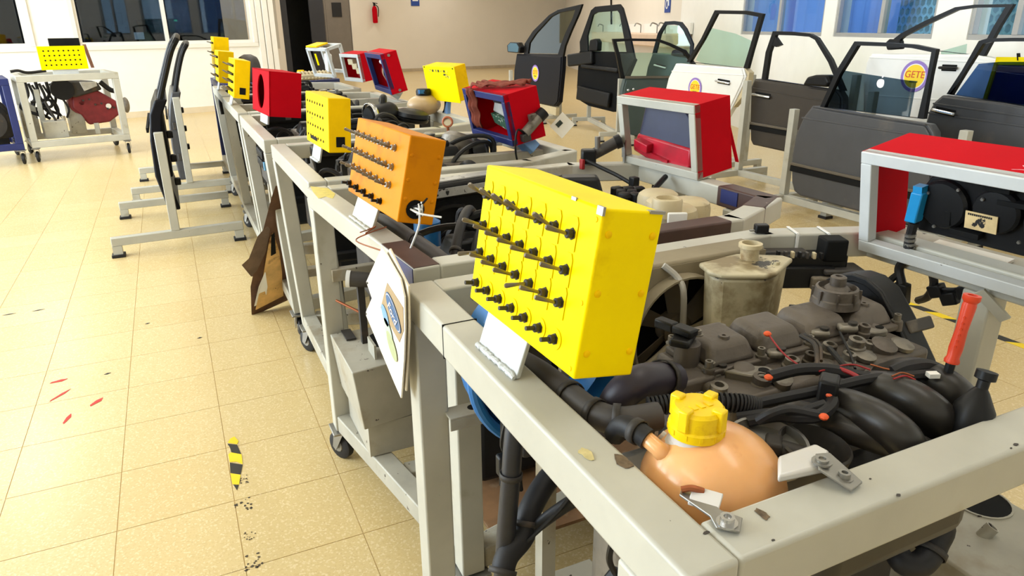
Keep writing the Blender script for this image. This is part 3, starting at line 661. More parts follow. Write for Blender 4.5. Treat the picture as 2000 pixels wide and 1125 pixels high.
# 5 yellow
f5 = Fr(.351, 4.888, 1.01, -89.9, 9, .40, .225, .09)
b5 = switch_box('yellow switch box with dark toggles, first of the three at the far left end', f5, YELD, plate=(.12, .5), plate_z=.951)
toggles(b5, f5, YEL, [.10+.13*i for i in range(7)], [(.82, 'mm'), (.6, 'mm'), (.4, 'mm'), (.18, 'mm')], plates=False, lever=.03, sc=1.2, bush=BLACK)
MB().box(f5.p(1, .2, .05), (.002, .04, .035), f5.u, f5.w, f5.n).build('cable_hole', BLACKM, b5)
f6 = Fr(.36, 6.15, 1.02, -90, 6, .36, .23, .11)
b6 = switch_box('middle yellow switch box of the three at the far left end', f6, YELD, plate=(.12, .5), plate_z=.951); toggles(b6, f6, YEL, [.12+.13*i for i in range(7)], [(.8, 'mm'), (.5, 'mm'), (.2, 'mm')], plates=False, lever=.03, sc=1.2, bush=BLACK)
f7 = Fr(.42, 7.45, 1.06, -90, 5, .36, .28, .13)
b7 = switch_box('farthest yellow switch box, highest of the three at the far left end', f7, YELD, plate=(.12, .5), plate_z=.951); toggles(b7, f7, YEL, [.12+.13*i for i in range(7)], [(.8, 'mm'), (.5, 'mm')], plates=False, lever=.03, sc=1.2, bush=BLACK)

# ---- boxes on the right rails
def open_box(label, fr, mred, mfr, bar=.026, back=True, bm=None, um=None, sides=(0, 1)):
    t_ = thing('instrument_box', fr.p(.5, 0, fr.d/2), label, 'instrument box', 'red instrument boxes on the right rails')
    shell(fr, mred, t_, back=back, bm=bm, um=um, sides=sides)
    bw = bar/fr.L; bh = bar/fr.h
    for v in (0, 1): MB().box(fr.p(.5, 0 if v == 0 else 1, .0)+fr.w*(bar/2*(1 if v == 0 else -1))+fr.n*(bar/2-.004), (fr.L, bar, bar), fr.u, fr.w, fr.n).build('frame_bar', mfr, t_, bevel=.002)
    for u_ in (0, 1): MB().box(fr.p(u_, .5, 0)+fr.u*(bar/2*(1 if u_ == 0 else -1))+fr.n*(bar/2-.004), (bar, fr.h-2*bar, bar), fr.u, fr.w, fr.n).build('frame_bar', mfr, t_, bevel=.002)
    return t_
g1 = Fr(1.385, .842, .914, -88.5, -11, .44, .233, .15)
r1 = open_box('nearest red instrument box, with a black gauge cluster inside', g1, RED, GREYL, back=False, um=GREYW)
# gauge cluster seen from behind
icl = thing('instrument_cluster', g1.p(.55, .2, .09), 'black gauge cluster, back side out, in the nearest red box', 'gauge cluster')
def clus(fr, a0, a1, b0, b1, c0, c1, n=10):
    pts = []
    for k in range(n+1):
        t = k/n; a = a0+(a1-a0)*t; hgt = b0+(b1-b0)*(.80+.20*abs(cos(2*pi*t)))*(min(1, .45+4*min(t, 1-t))); pts.append(fr.p(a, hgt, c0))
    return [fr.p(a0, b0+.1, c0)]+[fr.p(a0+.03, b0, c0)]+[fr.p(a1-.03, b0, c0)]+[fr.p(a1, b0+.1, c0)]+pts[::-1]
MB().prism(clus(g1, .20, .97, .24, .90, .055, 0), g1.n*.05).build('cluster_back', BLACK, icl, bevel=.004)
for (a, b, r) in ((.36, .56, .052), (.60, .60, .045), (.84, .56, .055)):
    MB().lathe([(r, 0), (r, .012), (r*.9, .018), (r*.5, .02)], g1.p(a, b, .056), -g1.n, 24).build('gauge_can', BLACK, icl)
for (a, b) in ((.30, .66), (.34, .36), (.44, .74), (.55, .70), (.72, .40), (.78, .36), (.90, .75), (.93, .4)): MB().lathe([(.004, 0), (.003, .003)], g1.p(a, b, .035), -g1.n, 8).build('screw', STEEL, icl)
for (a, b, w_, h_) in ((.48, .35, .06, .012), (.70, .70, .08, .01), (.60, .80, .05, .01), (.40, .46, .012, .03)): MB().box(g1.p(a, b, .045), (w_, h_, .02), g1.u, g1.w, g1.n).build('rib', BLACKM, icl, bevel=.001)
stk = MB().box(g1.p(.555, .50, .0335), (.062, .036, .002), g1.u, g1.w, g1.n).build('paper_label', mat('torn_paper_label', c8(206, 180, 130), .7, var=.2, vscale=30, wear=c8(24, 22, 20), wthr=.6, wscale=26), icl); stk['label'] = 'torn tan paper label'
for k in range(12): MB().box(g1.p(.50+.009*k, .555, .032), (.0025, .004, .001), g1.u, g1.w, g1.n).build('print_mark', BLK, icl)
con = thing('plug_connector', g1.p(.255, .45, .03), 'bright blue plug hanging on cables in the nearest red box', 'connector')
CB = mat('blue_plug_plastic', c8(30, 140, 200), .4)
MB().box(g1.p(.255, .52, .03), (.026, .07, .026), (g1.u-g1.w*.0).normalized(), (g1.w+g1.u*.18).normalized(), g1.n).build('plug', CB, con, bevel=.003); MB().box(g1.p(.268, .69, .03), (.02, .016, .02), g1.u, g1.w, g1.n).build('latch', CB, con)
MB().tube(smooth_path([g1.p(.245, .36, .03), g1.p(.23, .2, .03), g1.p(.235, .03, .02), g1.p(.20, -.12, .02), g1.p(.235, -.25, .01)]), .010, 8).build('cable', RUB, con)
for k in range(5): MB().lathe([(.0115, 0), (.0115, .006)], g1.p(.236-.001*k, .22-.045*k, .028), g1.w, 10).build('foil_wrap', STEEL, con)
MB().tube(smooth_path([g1.p(.21, -.15, .02), g1.p(.18, -.25, 0), g1.p(.17, -.42, .01)]), .008, 8).build('cable', BLACK, con); MB().box(g1.p(.24, -.34, .01), (.03, .05, .02), g1.u, g1.w, g1.n).build('loose_plug', BLACK, con, bevel=.003)
hw = thing('hanging_plugs', g1.p(.42, -.3, .05), 'black plugs on cables hanging below the nearest red box', 'connectors')
MB().tube(smooth_path([g1.p(.30, -.02, .05), g1.p(.34, -.22, .05), g1.p(.30, -.42, .06), g1.p(.22, -.55, .08)]), .009, 8).build('cable', RUB, hw)
for (a, b, w_) in ((.36, -.30, .03), (.43, -.33, .035), (.50, -.22, .03)): MB().box(g1.p(a, b, .05), (w_, .028, .025), (g1.u+g1.w*.5).normalized(), (g1.w-g1.u*.5).normalized(), g1.n).build('plug', BLACK, hw, bevel=.003)
MB().tube(smooth_path([g1.p(.36, -.28, .05), g1.p(.44, -.24, .05), g1.p(.52, -.16, .05)]), .005, 8).build('cable', BLACK, hw)
MB().box(g1.p(.42, .035, .07), (.16, .006, .11), g1.u, g1.w, g1.n).build('torn_card', PAPER, r1)
# diagonal brace under the box
MB().bar(g1.p(.62, -.06, .005), g1.p(.72, -.30, .025), .022, .006, (1, 0, 0)).build('brace', GREY, r1)
# white scuffs on the lid
SCF = mat('scuffed_paint', c8(222, 170, 170), .6, var=.1)
sc_ = MB()
for k in range(5):
    q = [g1.p(.66+.035*i+.01*k, 1, .03+.014*k+.010*sin(1.3*i+2*k)+random.uniform(-.004, .004))+g1.w*.0004 for i in range(6)]; sc_.tube(smooth_path(q, 4), [random.uniform(.0002, .0010) for _ in range(21)], 5)
sc_.build('scratches', SCF, r1)
# 2
g2 = Fr(1.427, 1.896, .95, -87.0, -9.5, .382, .231, .139)
r2 = open_box('second red instrument box, holding a dark blue and red lamp housing', g2, RED, GREY, back=False, um=GREYW, sides=(1,))
MB().bar(g2.p(.5, .0, .06), V((1.46, 1.9, .90)), .04, .02, (1, 0, 0)).build('bracket', GREY, r2)
MB().box(g2.p(.985, .36, .150), (.012, .14, .004), g2.u, (g2.w-g2.n*.25).normalized(), g2.n).build('bent_flap', RED, r2)
lm = thing('tail_lamp', g2.p(.5, .1, .08), 'dark blue and red tail lamp housing inside the second red box', 'lamp')
NV = mat('dark_blue_shell', c8(36, 40, 66), .42, var=.2, vscale=10, wear=c8(120, 126, 150), wthr=.70, wscale=14)
LR = mat('red_lens', c8(170, 20, 40), .3, var=.25, vscale=14)
o = [g2.p(.14, .36, .03), g2.p(.84, .22, .03), g2.p(.84, .62, .05), g2.p(.66, .96, .06), g2.p(.22, .98, .06)]
MB().prism(o, g2.n*.06).build('shell', NV, lm, bevel=.008)
o = [g2.p(.08, .18, .02), g2.p(.30, .08, .02), g2.p(.74, -.02, .02), g2.p(.84, .10, .02), g2.p(.84, .36, .03), g2.p(.50, .40, .03), g2.p(.14, .44, .03)]
MB().prism(o, g2.n*.055).build('lens', LR, lm, bevel=.008)
MB().box(g2.p(.27, .30, .015), (.07, .03, .03), (g2.u-g2.w*.2).normalized(), (g2.w+g2.u*.2).normalized(), g2.n).build('lens_clip', LR, lm, bevel=.003)
MB().box(g2.p(.45, .16, .018), (.10, .012, .008), (g2.u-g2.w*.16).normalized(), g2.w, g2.n).build('lens_rib', LR, lm)
MB().tube(smooth_path([g2.p(.5, .0, .04), g2.p(.46, -.12, .03), g2.p(.36, -.28, .02), g2.p(.30, -.5, .04)]), .007, 8).build('cable', BLACK, lm)
# 3 red and blue
g3 = Fr(1.19, 2.72, .96, -89.4, -12.6, .41, .20, .145)
r3 = open_box('red instrument box with a navy frame and a brown rag on top', g3, RED, NAVY, back=True, bm=RED)
MB().bar(g3.p(.85, .0, .07), g3.p(.9, -.26, .10), .06, .05, (1, 0, 0)).build('bracket', PALEBLUE, r3, bevel=.004); MB().bar(g3.p(.25, .0, .05), g3.p(.25, -.2, .05), .05, .04, (1, 0, 0)).build('bracket', PALEBLUE, r3)
ecu = thing('crushed_module', g3.p(.6, .1, .07), 'crumpled silver module with a green circuit board in the navy framed box', 'module')
SIL = mat('crumpled_silver', c8(190, 186, 178), .4, metal=.3, var=.2, vscale=18); PCB = mat('green_circuit_board', c8(28, 66, 44), .5, var=.3, vscale=40, wear=c8(180, 180, 160), wthr=.6, wscale=60)
MB().prism([g3.p(.36, .50, .05), g3.p(.5, .46, .05), g3.p(.95, .30, .05), g3.p(.95, .70, .05), g3.p(.75, .82, .05), g3.p(.48, .78, .05)], g3.n*.05).build('casing', SIL, ecu, bevel=.01)
MB().prism([g3.p(.36, .48, .04), g3.p(.42, .28, .04), g3.p(.95, .10, .04), g3.p(.95, .34, .04)], g3.n*.05).build('circuit_board', PCB, ecu, bevel=.003)
MB().box(g3.p(.66, .82, .045), (.09, .03, .03), g3.u, g3.w, g3.n).build('connector', BLACK, ecu, bevel=.004)
RAGM = mat('brown_rag_cloth', c8(116, 52, 32), .9, var=.25, vscale=20, bump=.5, bscale=60)
def rag(u, v):
    a = .13+.75*u+.06*sin(5*v); dd = .02+.11*v if True else 0
    s_ = max(0, (.10-v*.0)); base = g3.p(.20+.74*u, 1, max(0, min(.14, .005+.10*u*u+.055*v)))+g3.w*(.006+.012*abs(sin(9*u+7*v))+.008*abs(sin(23*v+4*u)))
    return base
rg = thing('rag', g3.p(.5, 1, .06), 'brown rag draped over the navy framed red box', 'cloth')
MB().grid(rag, 26, 10).build('folded_cloth', RAGM, rg, solid=.004)
def rag2(u, v):
    return g3.p(.20+.13*u-.04*v+.05*v*u, 1-.78*v, -.010-.008*sin(10*u+3*v)-.004*sin(17*v))+g3.w*(.010*(1-v))
MB().grid(rag2, 10, 16).build('hanging_corner', RAGM, rg, solid=.004)
# ignition lock hanging at the side of that box
ig = thing('ignition_lock', g3.p(1.05, .25, .08), 'grey ignition lock barrel on a cable beside the navy framed box', 'ignition lock')
a = g3.p(1.04, .20, .05); MB().cyl(a, a+g3.n*.075+g3.w*.045, .020, 16).build('barrel', ALU, ig); MB().cyl(a+g3.n*.072+g3.w*.043, a+g3.n*.10+g3.w*.058, .024, 16).build('lock_face', BLACK, ig)
MB().box(a+g3.n*.045+g3.w*.05, (.022, .03, .03), g3.u, g3.w, g3.n).build('lug', ALU, ig, bevel=.003); MB().box(a-g3.w*.016, (.03, .03, .035), g3.u, g3.w, g3.n).build('switch_base', IRON, ig, bevel=.003)
MB().tube(smooth_path([a, a-g3.n*.03+g3.w*.02, a-g3.n*.055-g3.w*.06, a-g3.n*.05-g3.w*.15]), .004, 8).build('cable', BLACK, ig)
tg = thing('hanging_tag', a+g3.n*.17, 'white square card tag hanging from the ignition lock', 'tag')
c = atz(1097, 230, .95); tn = (CAM-c).normalized(); tu = V((0, 0, 1)).cross(tn).normalized(); tv = tn.cross(tu)
cc = a+g3.n*.15+V((.02, 0, -.012)); r_ = .052
MB().prism([cc+tu*r_*.95+tv*.004, cc+tv*r_, cc-tu*r_*.95-tv*.004, cc-tv*r_], -tn*.002).build('card', PAPER, tg)
e1, e2 = (tu+tv).normalized(), (tu-tv).normalized(); MB().box(cc+tn*.0012-tu*.012+tv*.006, (.026, .018, .0006), e1, e2, tn).build('printed_picture', mat('dark_print', c8(52, 62, 54), .6, var=.4, vscale=90), tg)
MB().tube([cc-tu*r_*.9, a+g3.n*.09+g3.w*.04], .0012, 5).build('string', WHITEP, tg)
# 4 yellow on the right rail
g4 = Fr(1.373, 3.788, 1.02, -75.0, -11, .297, .188, .087)
r4 = thing('switch_box', g4.p(.5, 0, .04), 'yellow box with smudged black printing on its face, on the right rail', 'switch box')
MB().box(g4.p(.5, .5, .047), (.90*g4.L, .98*g4.h, g4.d-.006), g4.u, g4.w, g4.n).build('housing', YELD, r4, bevel=.003); MB().box(g4.p(.5, .48, .002), (g4.L, g4.h, .004), g4.u, g4.w, g4.n).build('front_panel', YEL, r4, bevel=.001)
SM = mat('smudged_print', c8(60, 58, 30), .7, var=.5, vscale=60, wear=c8(250, 220, 20), wthr=.5, wscale=60)
for k in range(7): MB().box(g4.p(.22+.09*k, .86, -.0008), (.013, .012, .001), g4.u, g4.w, g4.n).build('print_mark', BLK if k % 2 else SM, r4)
for (a, b, w_, h_) in ((.72, .74, .02, .018), (.80, .70, .02, .016), (.66, .76, .015, .012)): MB().box(g4.p(a, b, -.0008), (w_, h_, .001), g4.u, g4.w, g4.n).build('print_mark', SM, r4)
for (a, b) in ((.05, .95), (.95, .95)): MB().lathe([(.004, 0), (.004, .002)], g4.p(a, b, 0), -g4.n, 8).build('screw', BLACKM, r4)
MB().bar(g4.p(.4, .05, .05), V((1.39, 3.80, .94)), .05, .02, (1, 0, 0)).build('bracket', PALEBLUE, r4); MB().tube(smooth_path([g4.p(.4, 0, .03), g4.p(.35, -.3, .02), g4.p(.2, -.5, .02)]), .006, 6).build('cable', BLACK, r4)
# 5, 6 red, 7 white-and-yellow frame
g5 = Fr(1.30, 4.761, 1.0, -93.2, -13.9, .50, .252, .105)
r5 = open_box('tall red instrument box with bolts on its side, ahead of the beige wall', g5, RED, NAVY, bar=.03, back=True, bm=NAVY)
for (b, c) in ((.93, .05), (.06, .055)): MB().lathe([(.010, 0), (.008, .006)], g5.p(1, b, c), g5.u, 8).build('bolt', STEEL, r5)
MB().bar(g5.p(.6, 0, .05), g5.p(.62, -.18, .09), .06, .05, (1, 0, 0)).build('bracket', GREY, r5)
gg = thing('gauge_assembly', g5.p(.5, .2, .06), 'white domed gauge with dangling wires in the tall red box', 'gauge')
MB().ball(g5.p(.62, .74, .06), .045, sq=(1, 1, .5)).build('dome', WHITEP, gg)
for k in range(6): MB().tube(smooth_path([g5.p(.6, .7, .05), g5.p(.5+.05*k, .5-.04*k, .03), g5.p(.55+.03*k, .12+.05*k, .05)]), .007, 6).build('wire', [WIRER, CREAM, BLACK, COPPER, WHITEP, IRON][k], gg)
g6 = Fr(1.36, 5.85, 1.0, -75, -9, .30, .212, .125)
r6 = open_box('smaller red instrument box with a pale frame, beside the tall red one', g6, RED, GREYL, back=True, bm=REDD)
rl = thing('relay_block', g6.p(.5, .2, .05), 'cream relay blocks in the smaller red box', 'relay')
for k in range(3): MB().box(g6.p(.35+.18*k, .68-.16*k, .05), (.08, .045, .05), g6.u, g6.w, g6.n).build('relay', CREAM, rl, bevel=.004)
g7 = Fr(1.30, 6.7, 1.0, -70, -14, .34, .24, .14)
r7 = thing('instrument_box', g7.p(.5, 0, .05), 'pale metal frame box with a yellow lid, farthest on the right rails', 'instrument box')
for v in (0.02, .98): MB().box(g7.p(.5, v, 0), (g7.L, .025, .025), g7.u, g7.w, g7.n).build('frame_bar', GREYL, r7); MB().box(g7.p(.5, v, g7.d), (g7.L, .025, .025), g7.u, g7.w, g7.n).build('frame_bar', GREYL, r7)
for a in (.03, .97):
    for c in (0, g7.d): MB().box(g7.p(a, .5, c), (.025, g7.h, .025), g7.u, g7.w, g7.n).build('frame_bar', GREYL, r7)
    MB().box(g7.p(a, .98, g7.d/2), (.025, .025, g7.d), g7.u, g7.w, g7.n).build('frame_bar', GREYL, r7)
MB().box(g7.p(.3, 1.08, .05), (.18, .012, .12), g7.u, g7.w, g7.n).build('lid', YELD, r7); MB().box(g7.p(.42, .62, -.015), (.022, .10, .006), g7.u, g7.w, g7.n).build('yellow_strip', YEL, r7)
MB().box(g7.p(.62, .45, .05), (.06, .16, .05), (g7.u-g7.w*.4).normalized(), (g7.w+g7.u*.4).normalized(), g7.n).build('pump_body', WHITEP, r7, bevel=.01)
# switch panel on the far left stand
pc = bpt(.52, .03, 1.06)
fl = Fr(pc.x, pc.y, .965, math.degrees(math.atan2(bd.y, bd.x)), 3, .47, .25, .02)
fl = Fr(aty(127, 130, pc.y).x, pc.y, .99, math.degrees(math.atan2(bd.y, bd.x)), 3, .46, .25, .02)
bb = thing('switch_board', fl.p(.5, 0, .01), 'flat yellow switch panel with rows of dark holes, on the far left stand', 'switch panel')
MB().box(fl.p(.5, .5, .006), (fl.L, fl.h, .012), fl.u, fl.w, fl.n).build('panel', YEL, bb, bevel=.003)
toggles(bb, fl, YEL, [.12+.105*i for i in range(8)], [(.80, 'hole'), (.60, 'hole'), (.40, 'hole'), (.20, 'hole')], plates=False, sc=1.5)
MB().box(fl.p(.5, -.10, .03), (.25, .10, .02), fl.u, fl.w, fl.n).build('mounting_plate', GREYL, bb); MB().box(fl.p(.62, .9, .10), (.30, .22, .05), fl.u, fl.w, fl.n).build('rear_bracket', BLACKM, bb)
MB().box(fl.p(1.08, .55, .10), (.03, .26, .04), fl.u, (fl.w-fl.u*.15).normalized(), fl.n).build('side_bracket', mat('rusty_pipe', c8(140, 96, 80), .6, var=.2), bb)
# ------------------------------------------------------------------ car doors on stands
DKG = mat('dark_grey_door_paint', c8(70, 70, 72), .38, var=.10, vscale=5, stain=c8(88, 84, 80), sthr=.6)
BRG = mat('brown_grey_door_paint', c8(62, 56, 50), .42, spec=.3, var=.10, vscale=5)
NBK = mat('blue_black_door_paint', c8(14, 14, 20), .4, spec=.2, var=.12)
GRN = mat('grey_green_door_paint', c8(62, 76, 74), .4, var=.1)
WHT = mat('white_door_paint', c8(238, 236, 230), .35, var=.03)
FRB = mat('black_window_frame', c8(14, 14, 15), .4, spec=.25, var=.1)
STRIP = mat('door_trim_strip', c8(92, 84, 72), .4, var=.1)
G_SMOKE = glassmat('smoked_glass', (.30, .38, .44), .10); G_GREEN = glassmat('green_glass', (.74, .88, .84), .08); G_GREY = glassmat('grey_glass', (.55, .58, .52), .08); G_BLUE = glassmat('blue_film_glass', (.24, .36, .56), .10)
PUR = mat('purple_print', c8(150, 120, 196), .5, var=0); STY = mat('yellow_print', c8(252, 214, 40), .5, var=0); STR = mat('red_print', c8(214, 60, 40), .5, var=0); STW = mat('white_sticker', c8(240, 236, 240), .5, var=0); STG = mat('olive_print', c8(110, 110, 30), .5, var=0)
def door_stand(label, P, d, L, zt, feet=.34, m=GREY, posts=(0, 1), fh=.07):
    """posts standing on a floor bar that runs from P along d, cross feet at both ends"""
    n = V((-d.y, d.x, 0)); t_ = thing('door_stand', P+d*L/2, label, 'door stand', 'grey stands carrying car doors')
    t = .055
    MB().bar(P+V((0, 0, fh+t/2)), P+d*L+V((0, 0, fh+t/2)), t, t).build('base_bar', m, t_, bevel=.004)
    for k in (0, 1):
        q = P+d*L*k; MB().bar(q-n*feet+V((0, 0, fh+t/2)), q+n*feet+V((0, 0, fh+t/2)), t*.99, t*.99).build('foot_bar', m, t_, bevel=.004)
        for s in (-1, 1):
            e = q+n*s*(feet-t/2); MB().box(e+V((0, 0, fh/2+.01)), (t, t, fh-.02), d, n).build('foot', m, t_); MB().box(e+V((0, 0, .01)), (t+.02, t+.02, .02), d, n).build('rubber_pad', RUB, t_)
        if k in posts: MB().box(q+V((0, 0, (fh+t+zt)/2)), (t, t, zt-fh-t), d, n).build('post', m, t_, bevel=.004)
    return t_
def car_door(label, P, az, skin, fo=None, fi=None, glass=None, gm=None, paint=DKG, th=.07, handle=None, hm=CHROME, strip=None, crease=None, mirror=None, mirr_m=None, sticker=None, stext='GETE', extra=None, fth=.035, mold=None):
    d = V((sin(radians(az)), cos(radians(az)), 0)); n = V((d.y, -d.x, 0))
    if n.dot(CAM-V(P)) > 0: n = -n          # n points away from the camera
    f = lambda q, off=0: onpl(q[0], q[1], P, n)+n*off
    sk = [f(q) for q in skin]; c = sum(sk, V())/len(sk); zmin = min(p.z for p in sk)
    t_ = thing('car_door_assembly', V((c.x, c.y, zmin)), label, 'car door', 'car doors on stands')
    MB().prism([p+n*.012 for p in sk], n*th).build('door_shell', paint, t_, bevel=.010, seg=3)
    # slightly inset outer skin so the face reads as a pressed panel
    cc = [p.lerp(c, .035) for p in sk]; MB().prism(cc, n*.014).build('door_skin', paint, t_, bevel=.008, seg=3)
    if fo: MB().ring([f(q, .018) for q in fo], [f(q, .018) for q in fi], n*fth).build('window_frame', FRB, t_, bevel=.005)
    if glass: MB().prism([f(q, .034) for q in glass], n*.005).build('window_glass', gm or G_SMOKE, t_)
    if strip:
        a, b = f(strip[0], -.006), f(strip[1], -.006); MB().bar(a, b, .02, .022).build('rub_strip', STRIP, t_, bevel=.004)
        MB().bar(a-V((0, 0, .035)), b-V((0, 0, .035)), .012, .045).build('lower_band', BLACKM, t_, bevel=.003)
    for k in (crease or []): MB().bar(f(k[0], -.001), f(k[1], -.001), .006, .012).build('crease', paint, t_, bevel=.003)
    if handle:
        a, b = f(handle[0]), f(handle[1]); m_ = (a+b)/2
        MB().box(m_-n*.003, ((b-a).length*1.05, .01, .045), (b-a).normalized(), n, V((0, 0, 1))).build('handle_recess', BLACKM, t_, bevel=.003)
        MB().tube(smooth_path([a-n*.005, a-n*.03, b-n*.03, b-n*.005], 4), .010, 8).build('handle', hm, t_)
    if mirror:
        ms = [f(q) for q in mirror]; dv = n*.10*(1 if not mirr_m else -1)
        MB().prism([p-n*.05 for p in ms], n*.10).build('wing_mirror', FRB, t_, bevel=.018, seg=3)
        if mirr_m: mc = sum(ms, V())/len(ms); MB().prism([mc.lerp(p, .82)-n*.052 for p in ms], n*.004).build('mirror_glass', mirr_m, t_)
    if sticker:
        p = f(sticker[:2], -.006); r = sticker[2]
        for nm_, rr, mm_, o_ in (('sticker_ring', r, PUR, 0), ('sticker_rim', r*.80, STW, -.0006), ('sticker_face', r*.74, STY, -.0012)): MB().lathe([(rr, 0), (rr, .0008)], p+n*o_, -n, 36).build(nm_, mm_, t_)
        uu = d if d.dot(RT) > 0 else -d
        text_mesh(stext, r*.62, p-n*.0028+V((0, 0, r*.10)), uu, V((0, 0, 1)), -n, .0008, 'sticker_lettering', STR, t_, shear=.1)
        MB().bar(p-n*.0026-uu*r*.3-V((0, 0, r*.34)), p-n*.0026+uu*r*.3-V((0, 0, r*.34)), .001, r*.12).build('sticker_line', STG, t_)
    return t_, f, n, d
X7 = V((4.28, 3.5, .6))
d7, f, n, d = car_door('large dark grey door with smoked half raised glass, right of the second red box', X7, 0,
    [(1584, 207), (1567, 229), (1552, 263), (1545, 301), (1543, 322), (1544, 357), (1548, 373), (1560, 383), (1676, 414), (1806, 449), (1822, 440), (1822, 260), (1812, 243), (1737, 232)],
    [(1598, 209), (1629, 139), (1665, 81), (1736, 84), (1782, 87), (1825, 96), (1814, 148), (1800, 233)], [(1606, 210), (1636, 146), (1671, 89), (1736, 91), (1777, 94), (1815, 102), (1807, 148), (1788, 231)],
    [(1640, 138), (1710, 149), (1782, 160), (1769, 229), (1603, 210)], G_SMOKE, DKG, strip=((1546, 319), (1818, 380)), crease=[((1566, 230), (1815, 268)), ((1588, 208), (1808, 243))])
p = f((1714, 163), .03); uu = V((0, -1, 0))
ap = MB(); ap.prism([p+uu*(.030*cos(a)*(1-.12*max(0, cos(a))**4))+V((0, 0, .030*sin(a)*(1-.10*(sin(a) > .9)))) for a in [2*pi*k/20 for k in range(20)]], -n*.001); ap.build('fruit_sticker', STW, d7)
ap = MB().prism([p+uu*.002+V((0, 0, .034)), p+uu*.012+V((0, 0, .038)), p+uu*.016+V((0, 0, .052)), p+uu*.004+V((0, 0, .047))], -n*.001); ap.build('fruit_sticker_leaf', STW, d7)
door_stand('grey stand under the large dark grey door', V((4.345, 2.75, 0)), V((0, 1, 0)), 1.36, .79, feet=.36)
X6 = V((4.82, 4.7, .6))
d6, f, n, d = car_door('brown grey door with a chrome handle and a clear window opening', X6, 0,
    [(1472, 154), (1465, 170), (1463, 240), (1464, 274), (1468, 283), (1537, 298), (1636, 322), (1644, 310), (1644, 190), (1636, 177), (1540, 163)],
    [(1484, 155), (1492, 102), (1506, 61), (1542, 62), (1579, 66), (1593, 74), (1620, 116), (1646, 178)], [(1492, 155), (1500, 102), (1512, 68), (1542, 69), (1577, 72), (1588, 78), (1614, 122), (1636, 176)],
    None, None, BRG, handle=((1476, 184), (1504, 189)), strip=((1466, 240), (1642, 270)), crease=[((1470, 172), (1640, 203))], mirror=[(1575, 166), (1584, 150), (1600, 146), (1622, 146), (1628, 160), (1622, 170)])
tri = [f((1507, 66), .02), f((1522, 88), .02), f((1512, 92), .02), f((1503, 88), .02)]; MB().prism(tri, n*.03).build('mirror_sail', FRB, d6)
door_stand('grey stand with a slim post under the brown grey door', V((4.74, 3.75, 0)), V((0, 1, 0)), 1.32, .93, feet=.34)
car_door('dark grey door with a blue filmed window, at the right edge', V((4.86, 3.0, .6)), 0,
    [(1838, 186), (1822, 200), (1812, 218), (1806, 240), (1804, 330), (1812, 345), (2070, 410), (2085, 400), (2085, 240), (2075, 222), (1960, 201)],
    [(1845, 184), (1875, 138), (1908, 80), (1925, 75), (1970, 74), (2040, 74), (2080, 82), (2078, 218)], [(1855, 185), (1882, 140), (1916, 86), (1930, 82), (1970, 81), (2040, 81), (2070, 88), (2068, 217)],
    [(1905, 125), (1945, 121), (2070, 121), (2070, 216), (1860, 186)], G_BLUE, DKG, handle=((1829, 214), (1865, 222)), crease=[((1822, 202), (2075, 238)), ((1812, 220), (2078, 258))])
fb = thing('frame_board', V((4.9, 2.72, 1.0)), 'yellow edged board seen through the blue filmed window', 'board')
f_ = lambda q: onpl(q[0], q[1], V((5.02, 3, 1)), V((1, 0, 0)))
MB().bar(f_((1946, 119)), f_((2060, 120)), .02, .05).build('top_edge', YEL, fb); MB().bar(f_((1948, 122)), f_((1925, 195)), .02, .035, (1, 0, 0)).build('side_edge', YELD, fb); MB().prism([f_((1948, 124)), f_((2060, 124)), f_((2060, 215)), f_((1928, 195))], (.02, 0, 0)).build('board_face', NAVY, fb)
MB().bar(f_((1990, 118)), f_((1989, 104)), .006, .03, (1, 0, 0)).build('clip', BLACKM, fb)
MB().bar(V((5.03, 2.75, 1.02)), V((5.03, 2.75, .0)), .04, .04, (1, 0, 0)).build('board_post', STEEL, fb); MB().box((5.03, 2.75, .01), (.2, .2, .02)).build('board_base', STEEL, fb)
door_stand('grey stand under the blue filmed door at the right edge', V((4.93, 2.3, 0)), V((0, 1, 0)), 1.05, .78, feet=.20)
d5, f, n, d = car_door('white door with a black window frame and a round sticker, above the second red box', V((5.0, 5.9, .7)), 0,
    [(1318, 124), (1304, 152), (1297, 180), (1294, 215), (1300, 226), (1404, 250), (1428, 210), (1448, 168), (1455, 150), (1451, 133), (1380, 128)],
    [(1338, 121), (1366, 76), (1393, 20), (1454, 21), (1487, 27), (1477, 62), (1466, 100), (1457, 134)], [(1345, 121), (1372, 76), (1397, 27), (1452, 28), (1478, 33), (1470, 62), (1459, 100), (1449, 133)],
    [(1381, 54), (1431, 66), (1466, 82), (1447, 131), (1372, 126), (1354, 118)], G_GREEN, WHT, handle=((1403, 158), (1425, 162)), crease=[((1312, 139), (1452, 147))], sticker=(1358, 172, .105))
MB().prism([f(q, .015) for q in [(1452, 133), (1457, 148), (1450, 168), (1430, 210), (1446, 190), (1458, 165), (1461, 142)]], n*.06).build('door_jamb', CREAM, d5)
door_stand('grey stand behind the white door', V((5.12, 5.42, 0)), V((0, 1, 0)), 1.0, .95, feet=.22)
